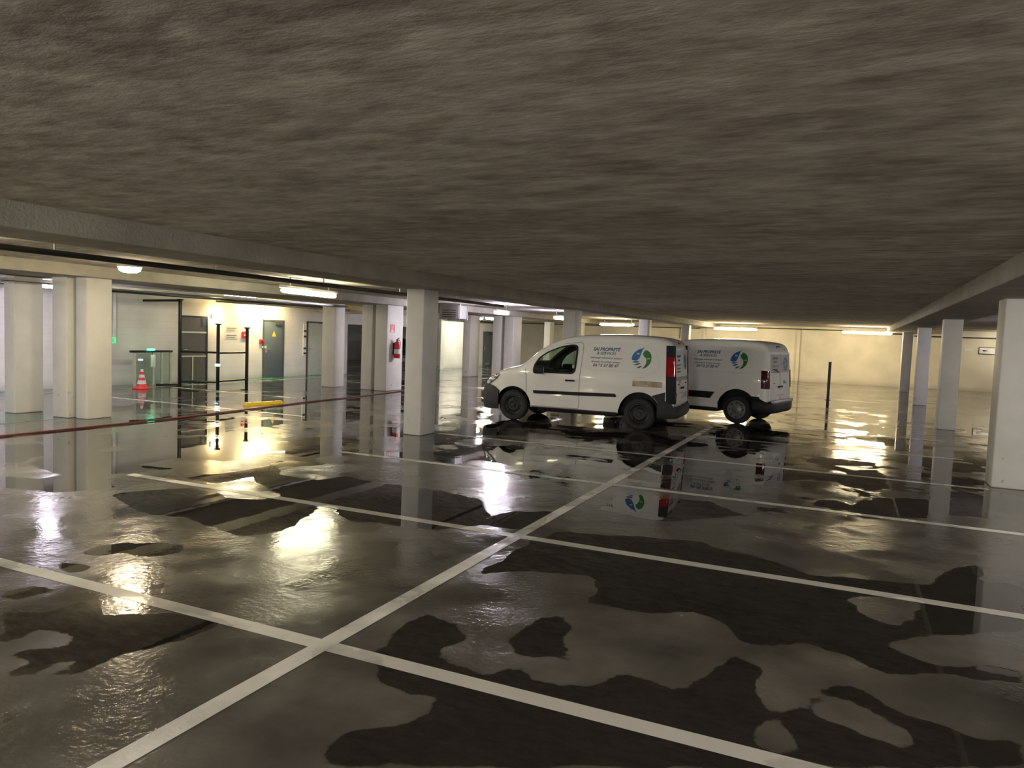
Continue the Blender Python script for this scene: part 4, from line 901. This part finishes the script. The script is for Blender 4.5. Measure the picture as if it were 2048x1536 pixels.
    # front bumper and grille
    Pf = path_normals([(3.02, -0.875), (3.15, -0.86), (3.28, -0.82), (3.38, -0.74), (3.44, -0.6), (3.47, -0.4), (3.48, 0), (3.47, 0.4), (3.44, 0.6), (3.38, 0.74), (3.28, 0.82), (3.15, 0.86), (3.02, 0.875)])
    n = len(Pf); e = lambda i: abs(i-(n-1)/2)/((n-1)/2)
    O, I = wrap(Pf, lambda i: 0.20+0.02*e(i), lambda i: 0.74-0.0*e(i)-(0.14 if i in (0, n-1) else 0.04 if i in (1, n-2) else 0), 0.02, bulge=0.035)
    MB().shell(O, I).build('front_bumper', M['plasticgrey'], t)
    MB().box(3.40, 3.50, -0.42, 0.42, 0.72, 0.80, 0.02).build('grille', M['plasticblack'], t)
    MB().box(3.53, 3.545, -0.26, 0.26, 0.42, 0.53).build('number_plate', M['plate'], t)
    # rear bumper
    Pr = path_normals([(0.36 if False else -0.36, 0.885), (-0.5, 0.885), (-0.62, 0.86), (-0.69, 0.78), (-0.715, 0.5), (-0.72, 0), (-0.715, -0.5), (-0.69, -0.78), (-0.62, -0.86), (-0.5, -0.885), (-0.36, -0.885)])
    n = len(Pr)
    zh = (lambda i: 0.60 if i in (0, n-1) else 0.62 if i in (1, n-2) else 0.56 if i in (2, n-3) else 0.50) if first else (lambda i: 0.60 if i in (0, 1, n-1, n-2) else 0.54)
    O, I = wrap(Pr, lambda i: 0.27, zh, 0.012, bulge=0.03 if first else 0.045)
    MB().shell(O, I).build('rear_bumper', M['plasticgrey'] if first else M['plasticblack'], t)
    # grey lower quarter behind the wheel
    for s in (1, -1):
        arc = [(ra*1.0*math.cos(a), 0.34+ra*math.sin(a)) for a in [math.radians(q) for q in (122, 135, 148, 160, 172, 184)]]
        if first: P_ = arc+[(-0.43, 0.30), (-0.50, 0.30), (-0.50, 0.79), (-0.42, 0.765), (-0.24, 0.705)]
        else: P_ = arc+[(-0.43, 0.30), (-0.56, 0.30), (-0.56, 0.64), (-0.3, 0.64)]; P_ = [p for p in P_ if p[1] <= 0.66] if True else P_
        side_patch(B, P_, s, 0.0, 0.012).build('rear_quarter_trim', M['plasticgrey'] if first else M['plasticblack'], t)
        # arch lip
        MB().tube([(ra*math.cos(a), s*(B.y(0, 0.5)-0.004), 0.34+ra*math.sin(a)) for a in [math.radians(q) for q in range(8, 173, 6)]], 0.012, 8).build('wheel_arch_lip', M['paint'] if first else M['plasticblack'], t)
        MB().tube([(2.70+fa*math.cos(a), s*(B.y(2.7, 0.5)-0.004), 0.335+fa*math.sin(a)) for a in [math.radians(q) for q in range(8, 165, 6)]], 0.012, 8).build('wheel_arch_lip', M['paint'], t)
        # sill
        mb = MB(); side_grid(B, 0.46, 2.28, 0.305, 0.325, s, -0.01, 0.02, mb=mb); mb.build('sill', M['plasticgrey'], t)
    # rear corner trims and lamps: paths around the corner
    def corner(z0, z1, mat, name, x_side, y_rear, th=0.012, nz=8, off=0.0, s=1):
        out, inn = [], []
        yr = 0.815
        def pt(u, z, e):
            Wz = B.y(-0.5, z)-0.0
            p = [(x_side, Wz), (x_side-0.03, Wz+0.002), (-0.53, Wz), (-0.572, Wz-0.012), (-0.604, Wz-0.036), (-0.614, Wz-0.07), (-0.616, y_rear)]
            x, y = p[u]; xx = x+B.sh(x, z)
            nrm = [(0, 1), (0, 1), (-0.3, 0.95), (-0.7, 0.7), (-0.95, 0.3), (-1, 0), (-1, 0)][u]
            return (xx+nrm[0]*e, s*(y+nrm[1]*e), z)
        for u in range(7):
            out.append([pt(u, z0+(z1-z0)*k/nz, th+off) for k in range(nz+1)]); inn.append([pt(u, z0+(z1-z0)*k/nz, -0.01) for k in range(nz+1)])
        return MB().shell(out, inn).build(name, mat, t)
    for s in (1, -1):
        if first:
            corner(0.56, 1.70, M['plasticblack'], 'corner_trim', -0.455, 0.732, 0.010, s=s)
            corner(1.10, 1.47, M['lens_red'], 'tail_light', -0.465, 0.765, 0.018, s=s)
            MB().box(-0.632, -0.62, s*0.80-0.03, s*0.80+0.03, 1.30, 1.40, 0.004).build('reversing_lens', M['lens_clear'], t)
            MB().box(-0.70, -0.685, s*0.76-0.035, s*0.76+0.035, 0.62, 0.78, 0.005).build('rear_reflector', M['lens_red'], t)
        else:
            corner(0.82, 1.22, M['lens_dark'], 'tail_light', -0.47, 0.79, 0.014, s=s)
            MB().box(-0.655, -0.64, s*0.825-0.025, s*0.825+0.025, 1.12, 1.19, 0.004).build('reversing_lens', M['lens_clear'], t)
    # rear doors: raised leaves, gap, handle, plate, wiper, letters
    def rear_panel(y0, y1, z0, z1, th, mat, name, r=0.04, off=0.0):
        P_ = roundpoly([(y0, z0), (y1, z0), (y1, z1), (y0, z1)], r)
        bm = bmesh.new(); o = [bm.verts.new((rear_x(z)-th-off, y, z)) for y, z in P_]; i = [bm.verts.new((rear_x(z)+0.02, y, z)) for y, z in P_]
        bm.faces.new(o); bm.faces.new(i[::-1]); n_ = len(P_)
        for k in range(n_): bm.faces.new((o[k], i[k], i[(k+1) % n_], o[(k+1) % n_]))
        m_ = MB(); m_.add(bm); return m_.build(name, mat, t)
    wl = 0.74; topz = 1.62
    for a, b in ((0.006, wl), (-wl, -0.006)):
        for z0, z1 in ((0.54, 0.82), (0.825, 1.16), (1.165, topz)): pass
    for a, b in ((0.01, wl), (-wl, -0.01)):
        bm = bmesh.new(); zz = [0.55+(topz-0.55)*k/12 for k in range(13)]
        mbp = MB(); mbp.shell([[(rear_x(z)-0.018, y, z) for z in zz] for y in (a, (a+b)/2, b)], [[(rear_x(z)+0.02, y, z) for z in zz] for y in (a, (a+b)/2, b)]); bm.free()
        mbp.build('rear_door', M['paint'], t, smooth=False)
    face = lambda z: rear_x(z)-0.018
    if first:
        for a, b in ((0.06, 0.68), (-0.68, -0.06)):
            MB().box(face(1.04)-0.004, face(1.04)+0.01, a-0.04, b+0.04, 1.00, 1.08).build('brown_patch', M['tapegrey'], t, smooth=False)
    else:
        for a, b in ((0.06, 0.68), (-0.68, -0.06)):
            m_ = MB(); zz = [1.17, 1.3, 1.45, 1.58]; m_.shell([[(face(z)-0.004, y, z) for z in zz] for y in (a, b)], [[(face(z)+0.01, y, z) for z in zz] for y in (a, b)]); m_.build('rear_window_film', M['tapegrey'], t, smooth=False)
        m_ = MB(); m_.tube([(face(0.6)-0.002, 0.0, 0.56), (face(1.6)-0.002, 0.0, 1.6)], 0.004, 6); m_.build('door_gap', M['plasticgrey'], t)
    MB().box(face(0.84)-0.03, face(0.84)+0.01, -0.15, 0.15, 0.83, 0.87, 0.01).build('rear_handle', M['plasticblack'], t)
    MB().box(face(0.68)-0.012, face(0.68)+0.02, -0.26, 0.26, 0.64, 0.75, 0.004).build('number_plate', M['plate'], t)
    MB().lathe([(0, 0), (0.05, 0), (0.05, 0.012), (0, 0.015)], Matrix.Translation((face(0.98), 0.25 if first else -0.3, 0.95)) @ Matrix.Rotation(-P2, 4, 'Y'), 24).build('badge', M['chrome'], t)
    for y_ in (0.45, -0.45):
        MB().box(face(0.93)-0.012, face(0.93)+0.01, y_-0.05, y_+0.05, 0.925, 0.945, 0.004).build('door_emblem', M['plasticblack'] if first else M['chrome'], t)
    if not first:
        MB().box(-0.785, -0.70, -0.74, 0.74, 0.50, 0.565, 0.015).build('bumper_step', M['steel'], t)
        MB().tube([(face(1.2)-0.02, 0.1, 1.18), (face(1.3)-0.02, 0.5, 1.25)], 0.008, 6).build('wiper', M['plasticblack'], t)
    MB().box(-0.60, -0.52, -0.12, 0.12, 1.735, 1.765, 0.01).build('brake_light', M['lens_dark'], t)
    if first: MB().tube([(1.7, 0.0, 1.78), (1.62, 0, 1.80), (1.30, 0.0, 2.02)][:2], 0.01, 6).build('aerial_base', M['plasticblack'], t)
    # livery on the left and right side
    for s in (1, -1):
        xdir = Vector((-s, 0, 0))
        def PM(cx, v): return frame_M((cx, s*(B.y(cx, v)+0.0015), v), xdir, (0, -s*0.13, 1))
        rows = [('SAI PROPRETÉ', 0.095, 0.56, 'textblue', 0.003, 1.575), ('& SERVICES', 0.078, 0.40, 'textgreen', 0.002, 1.495), ('Nettoyage industriel et tertiaire', 0.052, 0.66, 'textgrey', 0.001, 1.405),
                ('Entretien de parkings, bureaux', 0.048, 0.60, 'textgrey', 0.001, 1.325), ('04 93 27 80 47', 0.085, 0.54, 'textgrey', 0.003, 1.25)]
        if s == -1: rows = rows[:2]+rows[4:]
        lettering(t, rows, 0.73, PM)
        def place(u, v, lift, s=s): 
            z = 1.445+v; x = 0.02-s*u; return (x, s*(B.y(x, z)+0.001+lift), z)
        logo(t, 0, 0, 0.225, place)
    # rear livery
    def PR(cy, v): return frame_M((face(v)-0.005, cy, v), (0, -1, 0), (0.058, 0, 1))
    for cy, rows in ((0.37, [('SAI PROPRETÉ', 0.06, 0.40, 'textblue', 0.002, 1.49), ('& SERVICES', 0.055, 0.28, 'textgreen', 0.002, 1.41), ('Nettoyage industriel', 0.04, 0.44, 'textgrey', 0.001, 1.32), ('Entretien parkings', 0.04, 0.40, 'textgrey', 0.001, 1.25), ('04 93 27 80 47', 0.05, 0.40, 'textgrey', 0.001, 1.18)]),):
        for body_, size, width, mat, bold, v in rows: text_mesh(body_, size, M[mat], 'lettering', t, PR(cy, v), bold=bold, shear=0.2, width=width)
    def placeR(u, v, lift):
        z = 1.38+v; return (face(z)-0.005-lift, -0.38-u, z)
    logo(t, 0, 0, 0.17, placeR)
    if first:
        m_ = MB(); side_grid(B, -0.435, 0.155, 0.872, 0.985, 1, 0.001, 0.003, 14, 5, m_); o = m_.build('brown_patch', M['tape'], t, smooth=False); o['label'] = 'brown rectangle of old glue on the side'
        m_ = MB(); side_line(B, [(0.12, 0.985), (0.12, 1.05), (-0.08, 1.06)], 1, m_, 0.002); m_.build('patch_outline', M['textgrey'], t)
    # wheels and underside
    for x in (0, 2.70):
        for s in (1, -1): wheel(t, x, s*0.775, s, 'steel' if first else 'cap')
    mb = MB(); mb.tube([(0, -0.68, 0.318), (0, 0.68, 0.318)], 0.045, 12); mb.build('axle', M['plasticblack'], t)
    mb = MB(); mb.box(0.5, 2.2, -0.72, 0.72, 0.22, 0.32, 0.02); mb.box(-0.6, -0.45, -0.6, 0.6, 0.24, 0.32, 0.02); mb.tube([(0.4, -0.4, 0.24), (-0.6, -0.45, 0.26)], 0.035, 8); mb.build('underbody', M['plasticblack'], t)
    return t
van('steel', (-3.80, 15.28, 0), math.pi+0.045, 'nearer white panel van with plain black wheels and a brown patch behind its rear wheel', True)
van('cap', (-2.10, 18.04, 0), math.pi-0.20, 'farther white panel van with grey hubcaps, half hidden behind the nearer van', False)

# ---------------------------------------------------------------- dark car inside the recess
def dark_car(loc, rz):
    t = empty('parked_car', loc, rz, 'dark green car in the recess, glimpsed between the extinguisher column and the alone column', 'car')
    top = [(-0.75, 0.85), (-0.72, 0.98), (-0.6, 1.08), (-0.3, 1.32), (0.1, 1.43), (0.8, 1.46), (1.3, 1.40), (1.7, 1.22), (2.05, 1.02), (2.6, 0.93), (3.0, 0.84), (3.2, 0.72), (3.27, 0.6)]
    plan = [(-0.78, 0.82), (-0.6, 0.93), (-0.2, 1), (2.4, 1), (2.9, 0.95), (3.15, 0.85), (3.27, 0.7)]
    B = Body(top, plan, zb=0.24, wmax=0.86, shear=0.0, tumble=0.28, zr=0.85, hi=1.4)
    xs = [-0.75, -0.7, -0.6, -0.45, -0.3]+[-0.15+0.15*i for i in range(20)]+[2.85, 3.0, 3.1, 3.18, 3.24, 3.27]
    b = obj_from(B.mesh(xs), 'body', [M['darkcar'], M['plasticblack']], t)
    cut(b, [cyl_bm(x, 0.32, 0.37, s*0.58, s*1.1) for x in (0, 2.55) for s in (1, -1)], M['plasticblack'])
    dg = M['cabin_glass']
    for s in (1, -1):
        for P_ in ([(0.75, 0.93), (0.75, 1.33), (1.25, 1.30), (1.62, 1.12), (1.80, 0.93)], [(0.70, 0.93), (0.70, 1.33), (0.15, 1.31), (-0.15, 1.2), (-0.25, 0.97)]):
            side_patch(B, P_, s, 0.0, 0.006).build('side_window', dg, t)
        MB().box(3.12, 3.24, s*0.58-0.11, s*0.58+0.11, 0.60, 0.70, 0.03).build('headlight', M['lens_clear'], t)
        MB().box(-0.80, -0.70, s*0.64-0.08, s*0.64+0.08, 0.72, 0.92, 0.02).build('tail_light', M['lens_dark'], t)
        MB().box(1.62, 1.76, s*0.92-0.08, s*0.92+0.08, 0.92, 1.04, 0.03).build('mirror', M['darkcar'], t)
    rows = [[(1.35+0.65*i/8, (0.60+0.08*i/8)*(1-j/4), smooth_interp(top, 1.35+0.65*i/8)+0.004-0.03*abs(1-j/4)**3) for j in range(9)] for i in range(9)]
    MB().shell(rows, [[(x, y, z-0.01) for x, y, z in r] for r in rows]).build('windscreen', dg, t)
    rows = [[(-0.62+0.45*i/6, (0.55)*(1-j/4), smooth_interp(top, -0.62+0.45*i/6)+0.006-0.03*abs(1-j/4)**3) for j in range(9)] for i in range(7)]
    MB().shell(rows, [[(x, y, z-0.01) for x, y, z in r] for r in rows]).build('rear_window', dg, t)
    for x, w_ in ((3.2, 1), (-0.78, -1)):
        MB().box(min(x, x+0.1*w_), max(x, x+0.1*w_), -0.66, 0.66, 0.26, 0.50, 0.04).build('bumper', M['duct'], t)
        MB().box(min(x+0.1*w_, x+0.11*w_), max(x+0.1*w_, x+0.11*w_), -0.25, 0.25, 0.34, 0.44).build('number_plate', M['plate'], t)
    for x in (0, 2.55):
        for s in (1, -1): wheel(t, x, s*0.72, s, 'cap')
    return t
M['cabin_glass'] = pmat('dark_car_glass', (0.01, 0.015, 0.014), 0.05)
dark_car((-22.3, 32.6, 0), -0.55)
